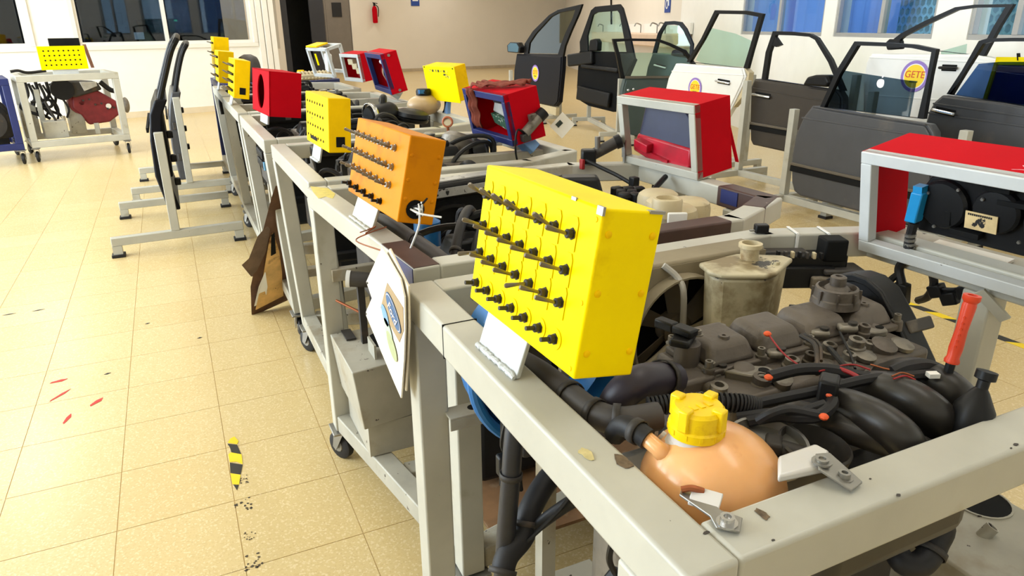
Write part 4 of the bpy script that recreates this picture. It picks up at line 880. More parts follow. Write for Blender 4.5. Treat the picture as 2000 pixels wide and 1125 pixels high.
d9, f, n, d = car_door('white door with a yellow and purple sticker, behind the large dark grey door', V((5.16, 3.8, .9)), 0,
    [(1700, 105), (1690, 122), (1684, 160), (1684, 240), (1692, 262), (1945, 330), (1966, 300), (1975, 180), (1968, 120), (1900, 106), (1800, 106)],
    [(1728, 87), (1755, 66), (1800, 42), (1862, 14), (1900, 9), (1976, 8), (1950, 50), (1918, 110)], [(1742, 90), (1762, 71), (1808, 47), (1866, 20), (1900, 15), (1960, 14), (1938, 50), (1906, 109)],
    [(1832, 100), (1882, 86), (1880, 106), (1832, 107)], G_GREEN, WHT, handle=((1841, 132), (1868, 133)), hm=BLACK, crease=[((1698, 112), (1968, 124)), ((1690, 185), (1972, 205))], sticker=(1787, 149, .115))
MB().prism([f(q, .01) for q in [(1726, 84), (1734, 76), (1756, 78), (1758, 96), (1730, 98)]], n*.05).build('latch_block', FRB, d9, bevel=.01)
door_stand('grey stand under the white door with the sticker', V((5.26, 3.25, 0)), V((0, 1, 0)), 1.1, 1.0, feet=.15)
d1, f, n, d = car_door('blue black door with a wing mirror and small round sticker, against the beige wall', V((5.25, 10, .7)), 0,
    [(1008, 105), (1003, 137), (1002, 165), (1006, 190), (1030, 198), (1083, 208), (1090, 200), (1096, 137), (1097, 110)],
    [(1021, 106), (1022, 86), (1038, 61), (1070, 29), (1087, 19), (1134, 8), (1128, 26), (1113, 60), (1101, 90), (1097, 112)], [(1029, 105), (1032, 84), (1044, 66), (1074, 33), (1089, 25), (1121, 19), (1115, 37), (1102, 64), (1093, 87), (1087, 106)],
    [(1029, 104), (1032, 84), (1044, 66), (1074, 33), (1089, 25), (1121, 19), (1115, 37), (1102, 64), (1093, 87), (1087, 105)], G_GREY, NBK, mirror=[(996, 102), (995, 88), (1001, 82), (1016, 83), (1021, 92), (1019, 104)], mirr_m=mat('mirror_green', c8(70, 96, 96), .15, metal=.6), sticker=(1046, 143, .125), stext='CETE')
MB().prism([f(q, .02) for q in [(1040, 200), (1084, 210), (1083, 226), (1040, 214)]], n*.06).build('cream_sill', CREAM, d1)
door_stand('grey two post stand under the blue black door', V((5.40, 9.75, 0)), V((0, 1, 0)), 1.75, .70, feet=.3)
az = -15
d2, f, n, d = car_door('black door showing its inner trim panel, between two grey posts', V((5.45, 8.7, .7)), az,
    [(1130, 100), (1127, 137), (1125, 172), (1130, 196), (1148, 207), (1196, 219), (1212, 218), (1218, 160), (1236, 117), (1222, 102)],
    [(1131, 104), (1130, 82), (1152, 20), (1160, 13), (1208, 8), (1214, 16), (1226, 60), (1238, 116)], [(1146, 102), (1145, 70), (1156, 29), (1165, 24), (1204, 21), (1208, 27), (1214, 60), (1222, 104)],
    [(1146, 102), (1145, 70), (1156, 29), (1165, 24), (1204, 21), (1208, 27), (1214, 60), (1222, 103)], G_GREEN, BLACKM, th=.09, mirror=[(1153, 100), (1156, 78), (1168, 75), (1172, 82), (1171, 100)])
for q0, q1, w_, nm_ in (((1114, 118), (1162, 112), .17, 'armrest'), ((1140, 128), (1212, 138), .06, 'trim_ridge'), ((1132, 180), (1195, 196), .20, 'door_pocket')): MB().bar(f(q0, -.03), f(q1, -.03), .08, w_).build(nm_, BLACK, d2, bevel=.02)
door_stand('grey two post stand under the black inner trim door', V((5.16, 7.75, 0)), V((.30, .954, 0)), 1.6, .78, feet=.25)
P3 = atz(1260, 152, .80)
d3, f, n, d = car_door('grey green door with pale green glass, behind the second red box', P3, 97,
    [(1222, 152), (1216, 175), (1214, 240), (1224, 268), (1330, 262), (1378, 240), (1382, 160), (1378, 150), (1300, 151)],
    [(1214, 154), (1206, 110), (1198, 76), (1230, 75), (1288, 76), (1311, 84), (1343, 99), (1380, 152)], [(1222, 153), (1213, 110), (1206, 82), (1230, 80), (1286, 81), (1309, 89), (1339, 104), (1370, 151)],
    [(1214, 104), (1250, 103), (1335, 104), (1368, 150), (1222, 152)], G_GREEN, GRN, crease=[((1222, 156), (1378, 155))], mirror=None)
MB().bar(f((1221, 151), -.005), f((1378, 150), -.005), .02, .03).build('belt_strip', STRIP, d3)
for q in ((1226, 176), (1236, 174)): MB().ball(f(q, -.01), .018).build('lock_button', CHROME, d3)
s3 = f((1230, 230)); door_stand('grey post stand beside the grey green door', V((s3.x, s3.y+.12, 0)), V((d.x, d.y, 0)) if d.x > 0 else -d, .9, .62, feet=.25)
P4 = V((6.1, 8.2, .8))
d4, f, n, d = car_door('small dark green door half hidden behind the white door', P4, -20,
    [(1274, 103), (1264, 130), (1260, 150), (1262, 170), (1345, 185), (1352, 150), (1348, 112)],
    [(1272, 106), (1283, 65), (1297, 42), (1315, 41), (1329, 43), (1339, 56), (1352, 86), (1350, 114)], [(1279, 106), (1289, 67), (1299, 49), (1315, 48), (1325, 50), (1333, 60), (1346, 88), (1344, 113)],
    [(1279, 105), (1289, 67), (1299, 49), (1325, 50), (1333, 60), (1346, 88), (1344, 112)], G_GREEN, GRN, handle=((1281, 127), (1300, 132)), hm=WHITEP, mirror=[(1313, 108), (1316, 98), (1326, 95), (1338, 97), (1341, 110)])
s4 = f((1300, 190)); door_stand('grey stand under the small dark green door', V((s4.x, s4.y-.3, 0)), V((0, 1, 0)), .8, .6, feet=.2)

# ---- two doors seen edge on, left aisle
def edge_door(label, y0, y1, prof, topy, paint, sten, fr=.5):
    """prof: list of (x,z) outer skin profile from bottom to belt, then frame top; door runs along Y"""
    t_ = thing('car_door_assembly', V((prof[0][0], (y0+y1)/2, prof[0][1])), label, 'car door', 'car doors seen edge on')
    nb = 5
    low = prof[:nb]; mb = MB(); o = [V((x, y0, z)) for x, z in low]+[V((x+.075, y0, z)) for x, z in low[::-1]]
    mb.prism(o, (0, y1-y0, 0)); mb.build('door_shell', paint, t_, bevel=.012, seg=3)
    up = prof[nb-1:]; path = [V((x+.03, y0+.03+(.02 if i else 0)*i, z)) for i, (x, z) in enumerate(up)]
    back = [V((x+.03, y1-.10-.22*i/(len(up)-1), z)) for i, (x, z) in enumerate(up)]
    MB().tube(smooth_path(path+back[::-1], 4), .019, 8).build('window_frame', FRB, t_)
    MB().prism(path[:]+back[::-1], (.004, 0, 0)).build('window_glass', G_SMOKE, t_) if False else None
    gl = MB(); m_ = len(path)
    gl.add([p for p in path]+[p for p in back], [(i, i+1, m_+i+1, m_+i) for i in range(m_-1)]); gl.build('window_glass', G_SMOKE, t_, solid=.004)
    MB().mm((prof[2][0]+.076, y0+.02, prof[2][1]-.25), (prof[2][0]+.10, y1-.03, prof[2][1]+.2)).build('inner_trim', BLACKM, t_, bevel=.01)
    MB().mm((prof[2][0]-.012, y0+.01, prof[2][1]+.05), (prof[2][0]+.002, y1-.01, prof[2][1]+.08)).build('rub_strip', BLACKM, t_)
    for z in (.35, .62): MB().box((prof[2][0]+.05, y0-.012, z), (.04, .03, .06)).build('hinge', IRON, t_, bevel=.004)
    for k in range(3): MB().box((prof[2][0]+.12, y0+.25+.02*k, .40+.16*k), (.04, .05, .05)).build('regulator_knob', BLACK, t_, bevel=.008)
    return t_
def pz(px, py, Y): q = aty(px, py, Y); return (q.x, q.z)
edge_door('black car door seen edge on, nearer of the two in the left aisle', 5.20, 6.22, [pz(330, 412, 5.2), pz(303, 345, 5.2), pz(293, 275, 5.2), pz(292, 225, 5.2), pz(302, 195, 5.2), pz(312, 150, 5.2), pz(324, 100, 5.2), pz(336, 74, 5.2)], 0, NBK, None)
edge_door('dark car door seen edge on, farther of the two in the left aisle', 6.88, 7.85, [pz(352, 352, 6.88), pz(336, 290, 6.88), pz(330, 245, 6.88), pz(331, 205, 6.88), pz(335, 180, 6.88), pz(341, 140, 6.88), pz(349, 105, 6.88), pz(358, 86, 6.88)], 0, DKG, None)
def tee_stand(label, bars, xs, zt):
    t_ = thing('door_stand', V((xs, bars[0][1], 0)), label, 'door stand', 'grey T stands in the left aisle')
    t = .055; fh = .075
    for k, (xa, y, xb) in enumerate(bars):
        MB().bar((xa, y, fh+t/2), (xb, y+.06, fh+t/2), t, t).build('foot_bar', GREY, t_, bevel=.004)
        for x, yy in ((xa+.03, y), (xb-.03, y+.06)):
            MB().mm((x-.028, yy-.028, .02), (x+.028, yy+.028, fh)).build('foot', GREY, t_); MB().mm((x-.04, yy-.04, 0), (x+.04, yy+.04, .02)).build('rubber_pad', RUB, t_, bevel=.003)
        MB().mm((xs-t/2, y, fh+t), (xs+t/2, y+t, zt)).build('post', GREY, t_, bevel=.004)
    return t_
tee_stand('grey T footed stand under the nearer edge on door', [(-.49, 5.12, .33), (-.49, 6.23, .32)], -.10, .78)
tee_stand('grey T footed stand under the farther edge on door', [(-.42, 6.79, .40), (-.38, 7.80, .45)], .05, .86)
# ------------------------------------------------------------------ engine on the nearest stand
eng = thing('car_engine', V((.85, .74, .19)), 'dusty four cylinder engine with black intake runners on the nearest stand', 'engine')
def Hx(X, sh=.0): return .006+(X-.65)*.02
# block, head
MB().mm((.66, .62, .42), (1.04, .84, .80)).build('engine_block', IRON, eng, bevel=.015)
MB().mm((.70, .66, .19), (1.0, .80, .42)).build('oil_pan', BLACK, eng, bevel=.02)
MB().mm((.63, .635, .80), (1.03, .815, .918)).build('cylinder_head', ENG, eng, bevel=.008)
# valve cover: four pressed humps on a flange
vc = MB()
yf, yb = .712, .806
vc.mm((.645, yf-.006, .916), (1.055, yb+.004, .928)); vo = vc.build('valve_cover', ENG, eng, bevel=.003)
hw_ = .100
for k in range(4):
    x0 = .652+k*hw_; x1 = x0+hw_-.006
    hm = MB(); b = [(x0, yf, .927), (x1, yf, .927), (x1, yb, .927), (x0, yb, .927)]
    t = [(x0+.014, yf+.020, .957), (x1-.008, yf+.020, .957), (x1-.008, yb-.010, .961), (x0+.014, yb-.010, .961)]
    hm.hexa(b, t); hm.build('cover_hump', ENG, eng, bevel=.010, seg=4)
    if k in (0, 3): MB().lathe([(.009, 0), (.008, .004), (.003, .004), (.003, .002)], (x0+.05, .745, .957), (0, 0, 1), 14).build('boss', ENG, eng)
def bolt(root, p, ax=(0, 0, 1), r=.006, m=ALU, h=.008):
    MB().lathe([(r*1.5, 0), (r*1.5, .002), (r, .002), (r, h), (r*.55, h), (r*.5, h*.6)], p, ax, 6 if r < .004 else 12).build('bolt', m, root)
for k in range(5):
    x = .650+k*.1
    for y, z in ((yf+.002, .930), (yb-.004, .934)): bolt(eng, (x, y, z), r=.0058, h=.013)
    MB().lathe([(.009, 0), (.008, .016)], (x, yf+.0, .915), (0, 0, 1), 12).build('bolt_boss', ENG, eng)
# oil filler
MB().lathe([(.040, 0), (.038, .012), (.036, .014), (.034, .030), (.030, .032), (.029, .022), (.012, .022)], (.965, .772, .956), (0, 0, 1), 28, True, False).build('filler_neck', ENG, eng)
for k in range(8): a = k*pi/4; MB().box(V((.965+.037*cos(a), .772+.037*sin(a), .972)), (.004, .003, .024), V((cos(a), sin(a), 0)), V((-sin(a), cos(a), 0))).build('neck_rib', ENG, eng)
MB().lathe([(.020, 0), (.021, .006), (.017, .010), (.013, .012), (.013, .026), (.010, .028), (.006, .028), (.005, .020)], (.965, .772, .978), (0, 0, 1), 12).build('filler_plug', ENG, eng)
# timing belt cover
tc_pts = [(1640, 552), (1655, 536), (1680, 527), (1705, 527), (1732, 536), (1760, 560), (1790, 615), (1832, 705), (1828, 722)]
tcp = [atx(a, b, 1.105)-V((.05, 0, 0)) for a, b in tc_pts]; tcp += [V((1.055, .65, .80)), V((1.055, .66, .55)), V((1.055, .82, .55)), V((1.055, .87, .80))]
MB().prism(tcp, (.05, 0, 0)).build('timing_cover', BLACK, eng, bevel=.006, seg=3)
mid = sum(tcp, V())/len(tcp); MB().ring([p+V((-.004, 0, 0)) for p in tcp], [p.lerp(mid, .10)+V((-.004, 0, 0)) for p in tcp], (.006, 0, 0)).build('timing_cover_rim', BLACK, eng, bevel=.002)
q = [atx(1752, 640, 1.072), atx(1765, 660, 1.072)]; MB().box((q[0]+q[1])/2+V((.03, -.006, .01)), (.062, .022, .02), V((1, 0, 0)), V((0, .55, .83)).normalized(), V((0, -.83, .55)).normalized()).build('cover_clip', DUST, eng, bevel=.003)
# ignition coil at the flywheel end
MB().mm((.592, .70, .875), (.655, .775, .925)).build('coil_body', ENG, eng, bevel=.006)
MB().mm((.600, .694, .868), (.662, .700, .905)).build('coil_label', mat('grubby_white_label', c8(168, 158, 142), .6, var=.2, vscale=40), eng)
for k in range(3): MB().box((.612+.016*k, .6935, .89-.006*k), (.012, .001, .003)).build('label_print', BLK, eng)
MB().cyl((.640, .752, .92), (.640, .752, .958), .019, 16).build('coil_tower', ENG, eng); MB().box((.635, .757, .964), (.052, .03, .012), V((.8, .6, 0)), V((-.6, .8, 0))).build('tower_flange', BLACK, eng, bevel=.004)
MB().box((.628, .790, .975), (.034, .018, .015), V((.25, -.97, 0)), V((.97, .25, 0))).build('sensor_plug', BLACK, eng, bevel=.003); MB().box((.637, .757, .976), (.034, .022, .012), V((.25, -.97, 0)), V((.97, .25, 0))).build('sensor_plug', BLACK, eng, bevel=.003)
bolt(eng, (.653, .748, .97), r=.006); bolt(eng, (.655, .716, .925), r=.007, h=.014); MB().mm((.652, .705, .88), (.672, .735, .925)).build('coil_lug', ALU, eng, bevel=.006); MB().lathe([(.009, 0), (.009, .003), (.004, .003), (.004, .0)], (.664, .7045, .903), (0, -1, 0), 14).build('lug_ring', STEEL, eng)
# bosses, injectors and ports along the front of the head
for k in range(4):
    x = .70+k*.085
    MB().lathe([(.020, 0), (.020, .03), (.016, .034), (.010, .034), (.009, .02)], (x, .655, .878), (0, -.25, 1), 18).build('plug_well', ENG, eng)
    MB().lathe([(.012, 0), (.012, .05), (.016, .052), (.016, .058), (.008, .060)], (x+.03, .662, .87), (0, -.2, 1), 14).build('injector', ALU, eng)
    MB().box((x+.045, .69, .905), (.03, .035, .022)).build('head_lug', ENG, eng, bevel=.007)
    MB().lathe([(.014, 0), (.014, .012), (.006, .012), (.006, .006)], (x+.052, .672, .908), (0, 0, 1), 14).build('lug_eye', ALU, eng)
    MB().cyl((x-.005, .64, .84), (x-.005, .60, .865), .026, 18).build('intake_port', ENG, eng)
    MB().tube([(x-.02, .70, .90), (x-.015, .66, .885), (x-.01, .63, .87)], .008, 8).build('rib', ENG, eng)
for (x, y, z, r) in ((.70, .70, .90, .018), (.955, .67, .90, .020), (.985, .71, .905, .014), (.90, .64, .88, .02)): MB().lathe([(r, 0), (r, .03), (r*.6, .034)], (x, y, z), (0, -.3, 1), 16).build('boss', ENG, eng)
MB().prism([(.668, .70, .914), (.71, .70, .914), (.735, .683, .914), (.735, .668, .914), (.715, .660, .914), (.69, .672, .914)], (0, 0, .016)).build('lifting_eye', ALU, eng, bevel=.003); MB().lathe([(.008, 0), (.008, .001)], (.718, .674, .9305), (0, 0, 1), 12).build('eye_hole', BLACKM, eng)
MB().prism([(.935, .715, .925), (.985, .715, .925), (1.0, .70, .925), (.99, .684, .925), (.965, .688, .925)], (0, 0, .012)).build('lifting_eye', ALU, eng, bevel=.003); MB().lathe([(.007, 0), (.007, .001)], (.987, .699, .9375), (0, 0, 1), 12).build('eye_hole', BLACKM, eng)
MB().cyl((.97, .675, .90), (1.0, .66, .90), .011, 12).build('sensor', ALU, eng)
for (px, py, z, r) in ((1405, 752, .925, .014), (1490, 735, .93, .015), (1548, 700, .935, .012), (1622, 672, .94, .012), (1455, 768, .915, .013), (1585, 690, .935, .010), (1675, 662, .945, .014), (1660, 690, .935, .011), (1690, 635, .95, .010), (1530, 745, .925, .013), (1440, 720, .925, .010), (1700, 668, .93, .010)):
    MB().lathe([(r*1.1, -.05), (r*1.1, -.012), (r*.9, -.010), (r*.9, 0), (r*.5, .001), (r*.45, -.008)], atz(px, py, z), (0, -.12, 1), 14).build('boss', ENG if py % 2 else ALU, eng)
for (px, py, z) in ((1400, 722, .922), (1515, 690, .93), (1600, 650, .94), (1655, 640, .945)):
    c = atz(px, py, z); MB().box(c, (.03, .022, .012), V((.9, -.42, 0)), V((.42, .9, 0))).build('head_lug', ALU, eng, bevel=.005); MB().lathe([(.007, 0), (.007, .004), (.003, .004)], c+V((.006, -.004, .006)), (0, 0, 1), 12).build('lug_eye', IRON, eng)
# intake runners
def run(pts, r, name='intake_runner', m=DUST):
    p = [atz(*q) for q in pts]; return MB().tube(smooth_path(p, 7), r, 14).build(name, m, eng)
RUNM = mat('black_intake_plastic', c8(40, 37, 34), .38, var=.18, vscale=10, stain=c8(62, 56, 50), sthr=.6, sscale=9)
run([(1585, 800, .905), (1640, 792, .935), (1700, 812, .948), (1755, 850, .940), (1778, 890, .905), (1785, 930, .85)], .0235, m=RUNM)
run([(1655, 770, .90), (1700, 760, .935), (1755, 770, .950), (1810, 800, .943), (1845, 843, .905), (1856, 885, .85)], .0255, m=RUNM)
run([(1730, 742, .90), (1775, 732, .935), (1825, 745, .950), (1868, 776, .938), (1890, 815, .90), (1898, 850, .85)], .0255, m=RUNM)
run([(1540, 805, .90), (1600, 822, .918), (1660, 836, .925), (1725, 858, .925), (1790, 880, .918), (1830, 905, .88)], .0205, m=RUNM)
for (a, b, c, d_) in (((1625, 805, .92), (1690, 822, .928), (1745, 862, .918), (1768, 900, .88)), ((1690, 788, .92), (1755, 797, .93), (1810, 830, .92), (1838, 870, .885)), ((1690, 780, .915), (1745, 786, .925), (1800, 818, .915), (1828, 860, .875))):
    run([a, b, c, d_], .004, 'runner_web', RUNM)
MB().mm((.62, .45, .74), (.90, .56, .86)).build('intake_plenum', RUNM, eng, bevel=.03, seg=4)
p = atz(1700, 800, .972); MB().lathe([(.010, 0), (.010, .012), (.004, .012), (.004, .004)], atz(1716, 826, .945), (0, 0, 1), 12).build('runner_nipple', RUNM, eng)
# throttle body
tb_ = atz(1592, 868, .925); MB().lathe([(.030, -.06), (.036, -.05), (.043, 0), (.040, .002), (.036, -.035), (.0, -.036)], tb_, (.05, -.10, 1), 28, True, False).build('throttle_cup', DUST, eng)
MB().lathe([(.030, 0), (.028, .004)], tb_+V((0, 0, -.034)), (.05, -.1, 1), 20).build('throttle_plate', ALU, eng)
tr = atz(1500, 866, .925); MB().lathe([(.048, -.018), (.050, -.004), (.048, .004), (.044, .004), (.043, -.008), (.0, -.008)], tr, (-.05, -.12, 1), 28, True, False).build('throttle_ring', STEEL, eng)
MB().box(tr+V((.005, -.004, .0)), (.03, .02, .016), V((.7, .7, 0)), V((-.7, .7, 0))).build('throttle_link', IRON, eng, bevel=.004); MB().cyl(tr+V((.01, -.01, -.005)), tr+V((.035, -.035, -.01)), .012, 12).build('throttle_spindle', IRON, eng)
# front drive mass seen between block and rails
for (x, y, z, r, l) in ((1.12, .70, .62, .07, .03), (1.12, .76, .45, .085, .03)): MB().lathe([(r*.3, 0), (r, 0), (r, .008), (r*.9, .012), (r*.9, .02), (r, l-.005), (r*.3, l)], (x+.02, y, z), (1, 0, 0), 24).build('pulley', IRON, eng)
MB().mm((.50, .64, .45), (.66, .80, .78)).build('gearbox', ALU, eng, bevel=.04, seg=4)
for k in range(8): a = k*pi/4; MB().lathe([(.008, 0), (.008, .012)], (.652, .72+.085*cos(a), .62+.085*sin(a)), (-1, 0, 0), 8).build('bell_bolt', IRON, eng)

# black breather bottle at the end of the manifold
bb_ = thing('breather_canister', atz(1885, 842, .93), 'small black breather canister with a nipple, beside the front rail', 'canister')
a = atz(1889, 840, .925); ax = V((.25, .05, 1)).normalized()
MB().lathe([(.022, -.05), (.023, .0), (.023, .030), (.010, .052), (.007, .056), (.007, .066), (.012, .068), (.012, .078), (.004, .079)], a, ax, 18).build('canister_body', BLACK, bb_)
MB().box(a+V((.028, -.004, .005)), (.022, .012, .03)).build('canister_clip', BLACK, bb_, bevel=.004); MB().box(a+V((.034, -.01, -.02)), (.03, .01, .006)).build('canister_clip', BLACK, bb_, bevel=.002)
# orange-red handle standing in the engine
hd = thing('hand_tool', atz(1846, 735, .955), 'orange red tubular handle standing in the engine bay', 'tool')
HM = mat('orange_red_plastic', c8(214, 66, 34), .35, var=.08)
a, b = atz(1858, 708, .99), atz(1888, 606, 1.072)
a = atz(1858, 708, .985); b = a+V((.012, .0, .092)); ax = (b-a).normalized(); L_ = (b-a).length
MB().lathe([(.009, 0), (.0095, .003), (.0075, .008), (.0085, .02), (.0072, L_*.5), (.0085, L_-.014), (.0078, L_-.010), (.0105, L_-.006), (.0105, L_), (.006, L_), (.005, L_-.01)], a, ax, 16).build('grip', HM, hd)
MB().cyl(a-ax*.03, a, .006, 10).build('shank', BLACK, hd); MB().cyl(V((a.x-.006, a.y, .80)), a-ax*.028, .004, 8).build('rod', STEEL, hd)
for k in range(6): MB().lathe([(.0015, 0), (.0015, .0015)], a+ax*(.025+.008*k)+V((-.0075, -.003, 0)), (-1, -.3, 0), 6).build('moulded_dot', HM, hd)

# ------------------------------------------------------------------ orange coolant tank
tk = thing('coolant_tank', V((.497, .520, .835)), 'translucent orange coolant tank with a yellow screw cap', 'coolant tank')
tcn = V((.497, .522, .902))
MB().ball(tcn, .083, 32, 20, (1, 1, .90)).build('tank_body', TANK, tk)
MB().lathe([(.0835, -.003), (.0842, 0), (.0835, .003)], tcn+V((0, 0, -.012)), (0, 0, 1), 40, False, False).build('moulded_seam', TANK, tk)
cp = V((.478, .535, .966))
MB().lathe([(.044, -.022), (.034, -.010), (.0285, -.004), (.0275, .012)], cp, (0, 0, 1), 28).build('tank_neck', CLEARP, tk)
CAPY = mat('yellow_cap_plastic', c8(246, 206, 0), .38, var=.08, stain=c8(220, 170, 0), sthr=.6, sscale=30)
cap = MB().lathe([(.0315, .006), (.032, .010), (.032, .016), (.0295, .018), (.0295, .036), (.026, .040), (.0, .040)], cp, (0, 0, 1), 32, True, False).build('screw_cap', CAPY, tk)
for k in range(4):
    a = k*pi/2+.35; MB().box(cp+V((.026*cos(a), .026*sin(a), .031)), (.014, .013, .026), V((cos(a), sin(a), 0)), V((-sin(a), cos(a), 0))).build('cap_lug', CAPY, cap, bevel=.002)
for k in range(36):
    a = k*pi/18
    if k % 3 == 0: MB().box(cp+V((.032*cos(a), .032*sin(a), .013)), (.0012, .003, .006), V((cos(a), sin(a), 0)), V((-sin(a), cos(a), 0))).build('cap_knurl', CAPY, cap)
for k in range(3): MB().box(cp+V((-.010+.010*k, -.004, .0405)), (.006, .010, .001)).build('cap_emboss', CAPY, cap)
MB().tube(smooth_path([atz(1318, 905, .935), atz(1290, 880, .952), atz(1262, 856, .958)], 5), [.011]*6+[.0095]*5, 12).build('tank_nipple', TANK, tk)
MB().tube([atz(1322, 875, .94), atz(1302, 858, .95), atz(1290, 850, .953)], .0065, 10).build('tank_spout', CLEARP, tk)
# mounting lugs with bolts
q0, q1 = atz(1350, 968, .953), V((.4165, .412, .953))
lg = MB().prism([q0+V((-.012, .004, 0)), q0+V((0, .014, 0)), q0+V((.012, .004, 0)), V((.425, .430, .953)), V((.436, .412, .953)), V((.420, .398, .953)), V((.404, .412, .953)), V((.410, .428, .953))], (0, 0, .003)).build('lug_strap', STEEL, tk, bevel=.0008)
MB().box(atz(1378, 975, .956), (.03, .022, .004), V((.6, -.8, 0)), V((.8, .6, .3)).normalized()).build('clip_plate', CLEARP, tk, bevel=.001); MB().tube(smooth_path([q0+V((-.008, .006, .006)), q0+V((0, 0, .009)), q0+V((.010, -.006, .006))], 4), .0035, 8).build('copper_tie', COPPER, tk)
bolt(tk, (.4165, .412, .956), r=.007, m=CHROME, h=.008)
c0, c1 = atz(1520, 925, .94), atz(1600, 905, .962)
MB().prism([atz(1518, 945, .955), atz(1518, 905, .955), atz(1590, 880, .955), atz(1618, 895, .955), atz(1612, 925, .955)], (0, 0, .010)).build('plastic_lug', CLEARP, tk, bevel=.003)
MB().prism([atz(1592, 890, .966), atz(1620, 888, .966), atz(1684, 945, .953), atz(1662, 962, .953), atz(1598, 920, .966)], (0, 0, .003)).build('lug_strap', STEEL, tk, bevel=.0008)
bolt(tk, atz(1605, 903, .968), r=.007, m=STEEL, h=.005); bolt(tk, atz(1648, 935, .957), r=.006, m=STEEL, h=.008)
# flaked paint spots on the rails
for nm_, (x, y, z), r, m_ in (('paint_flake', (.361, .578, .9505), .013, mat('cream_undercoat', c8(206, 190, 136), .6, var=.2, vscale=60)), ('paint_flake', (.390, .546, .9505), .015, mat('rusty_flake', c8(110, 92, 70), .8, var=.5, vscale=120, bump=.6)), ('paint_flake', (.462, .412, .9505), .009, MATS['rusty_flake'] if 'rusty_flake' in MATS else BROWNW)):
    n = 14; MB().prism([V((x+r*(.7+.5*random.random())*cos(2*pi*k/n)*.55, y+r*(.7+.5*random.random())*sin(2*pi*k/n), z)) for k in range(n)], (0, 0, .0006)).build(nm_, m_, S1)
CHIP = mat('dark_paint_chip', c8(66, 60, 54), .7, var=.1)
for (px, py, r) in ((1755, 967, .0035), (1985, 868, .004), (1975, 875, .002), (1380, 1040, .004), (1700, 935, .0016), (1510, 1055, .002)):
    p = atz(px, py, .9505); n = 8; MB().prism([V((p.x+r*(.6+.6*random.random())*cos(2*pi*k/n), p.y+r*.6*(.6+.6*random.random())*sin(2*pi*k/n), p.z-.0002)) for k in range(n)], (0, 0, .0005)).build('paint_chip', CHIP, S1)

# ------------------------------------------------------------------ washer tank
wt = thing('washer_tank', V((.97, .99, .80)), 'grimy cream washer tank with an open filler neck', 'washer tank')
GRIMY = mat('grimy_cream_plastic', c8(190, 178, 146), .5, var=.2, vscale=12, wear=c8(50, 44, 34), wthr=.64, wscale=13, stain=c8(130, 114, 82), sthr=.5, sscale=9)
rim = [V((.892, 1.036, .952)), V((.876, .985, .952)), V((.885, .962, .952)), V((.958, .922, .952)), V((.985, .924, .952)), V((1.078, .975, .952)), V((1.075, 1.0, .952)), V((1.00, 1.05, .952))]
cen = sum(rim, V())/8
MB().prism(rim, (0, 0, .010)).build('tank_lid', GRIMY, wt, bevel=.004, seg=3)
b0_ = [p.lerp(V((cen.x, cen.y, p.z)), .10) for p in rim]; b1_ = [V((p.x, p.y, .78)).lerp(V((cen.x, cen.y, .78)), .12) for p in b0_]
mb = MB(); mb.add(b0_+b1_, [tuple(range(8)), tuple(range(15, 7, -1))]+[(i, (i+1) % 8, 8+(i+1) % 8, 8+i) for i in range(8)]); mb.build('tank_body', GRIMY, wt, bevel=.008, seg=3)
nk = atz(1463, 505, .962); MB().lathe([(.018, 0), (.018, .022), (.023, .024), (.023, .032), (.017, .033), (.016, .005), (0, .005)], nk, (0, 0, 1), 22, True, False).build('filler_neck', CREAM, wt)
MB().cyl(cen+V((.05, -.02, .008)), cen+V((.05, -.02, .016)), .008, 10).build('vent_cap', GRIMY, wt); MB().cyl(V((1.06, .95, .86)), V((1.10, .92, .86)), .014, 12).build('pump', BLACK, wt)
MB().cyl(V((1.10, .92, .86)), V((1.17, .90, .87)), .006, 10).build('pump_hose', RUB, wt)

# ------------------------------------------------------------------ radiator with fan
rd = thing('radiator', V((.84, 1.10, .45)), 'dusty radiator with fan and shroud at the back of the nearest stand', 'radiator')
SHR = mat('dusty_shroud', c8(138, 126, 102), .7, var=.15, vscale=9)
fc = V((.868, 1.055, .815)); R_ = .118
o = []; i_ = []; n = 40
for k in range(n):
    a = 2*pi*k/n; c, s = cos(a), sin(a); o.append(V((max(.60, min(1.09, fc.x+.40*c)), 1.06, max(.60, min(.955, fc.z+.40*s))))); i_.append(fc+V((R_*c, .005, R_*s)))
MB().ring(o, i_, (0, .012, 0)).build('fan_shroud', SHR, rd)
MB().lathe([(R_, 0), (R_+.004, 0), (R_+.004, -.03), (R_, -.03)], fc+V((0, .004, 0)), (0, 1, 0), 40, False, False).build('shroud_lip', SHR, rd)
MB().mm((.60, 1.062, .945), (1.09, 1.135, .962)).build('top_tank', SHR, rd, bevel=.006)
MB().mm((.60, 1.10, .55), (1.09, 1.13, .945)).build('radiator_core', BLACKM, rd)
FANM = mat('dusty_fan_blade', c8(92, 80, 62), .7, var=.2, vscale=12)
for k in range(6):
    a = k*pi/3+.5; e = V((cos(a), 0, sin(a))); t = V((-sin(a), 0, cos(a)))
    MB().prism([fc+e*.03+t*.014+V((0, .015, 0)), fc+e*.108+t*.034+V((0, .02, 0)), fc+e*.112-t*.012+V((0, -.005, 0)), fc+e*.03-t*.012+V((0, .0, 0))], (0, .003, 0)).build('fan_blade', FANM, rd)
MB().lathe([(.034, -.02), (.034, .012), (.02, .018)], fc+V((0, .01, 0)), (0, -1, 0), 20).build('fan_hub', FANM, rd)
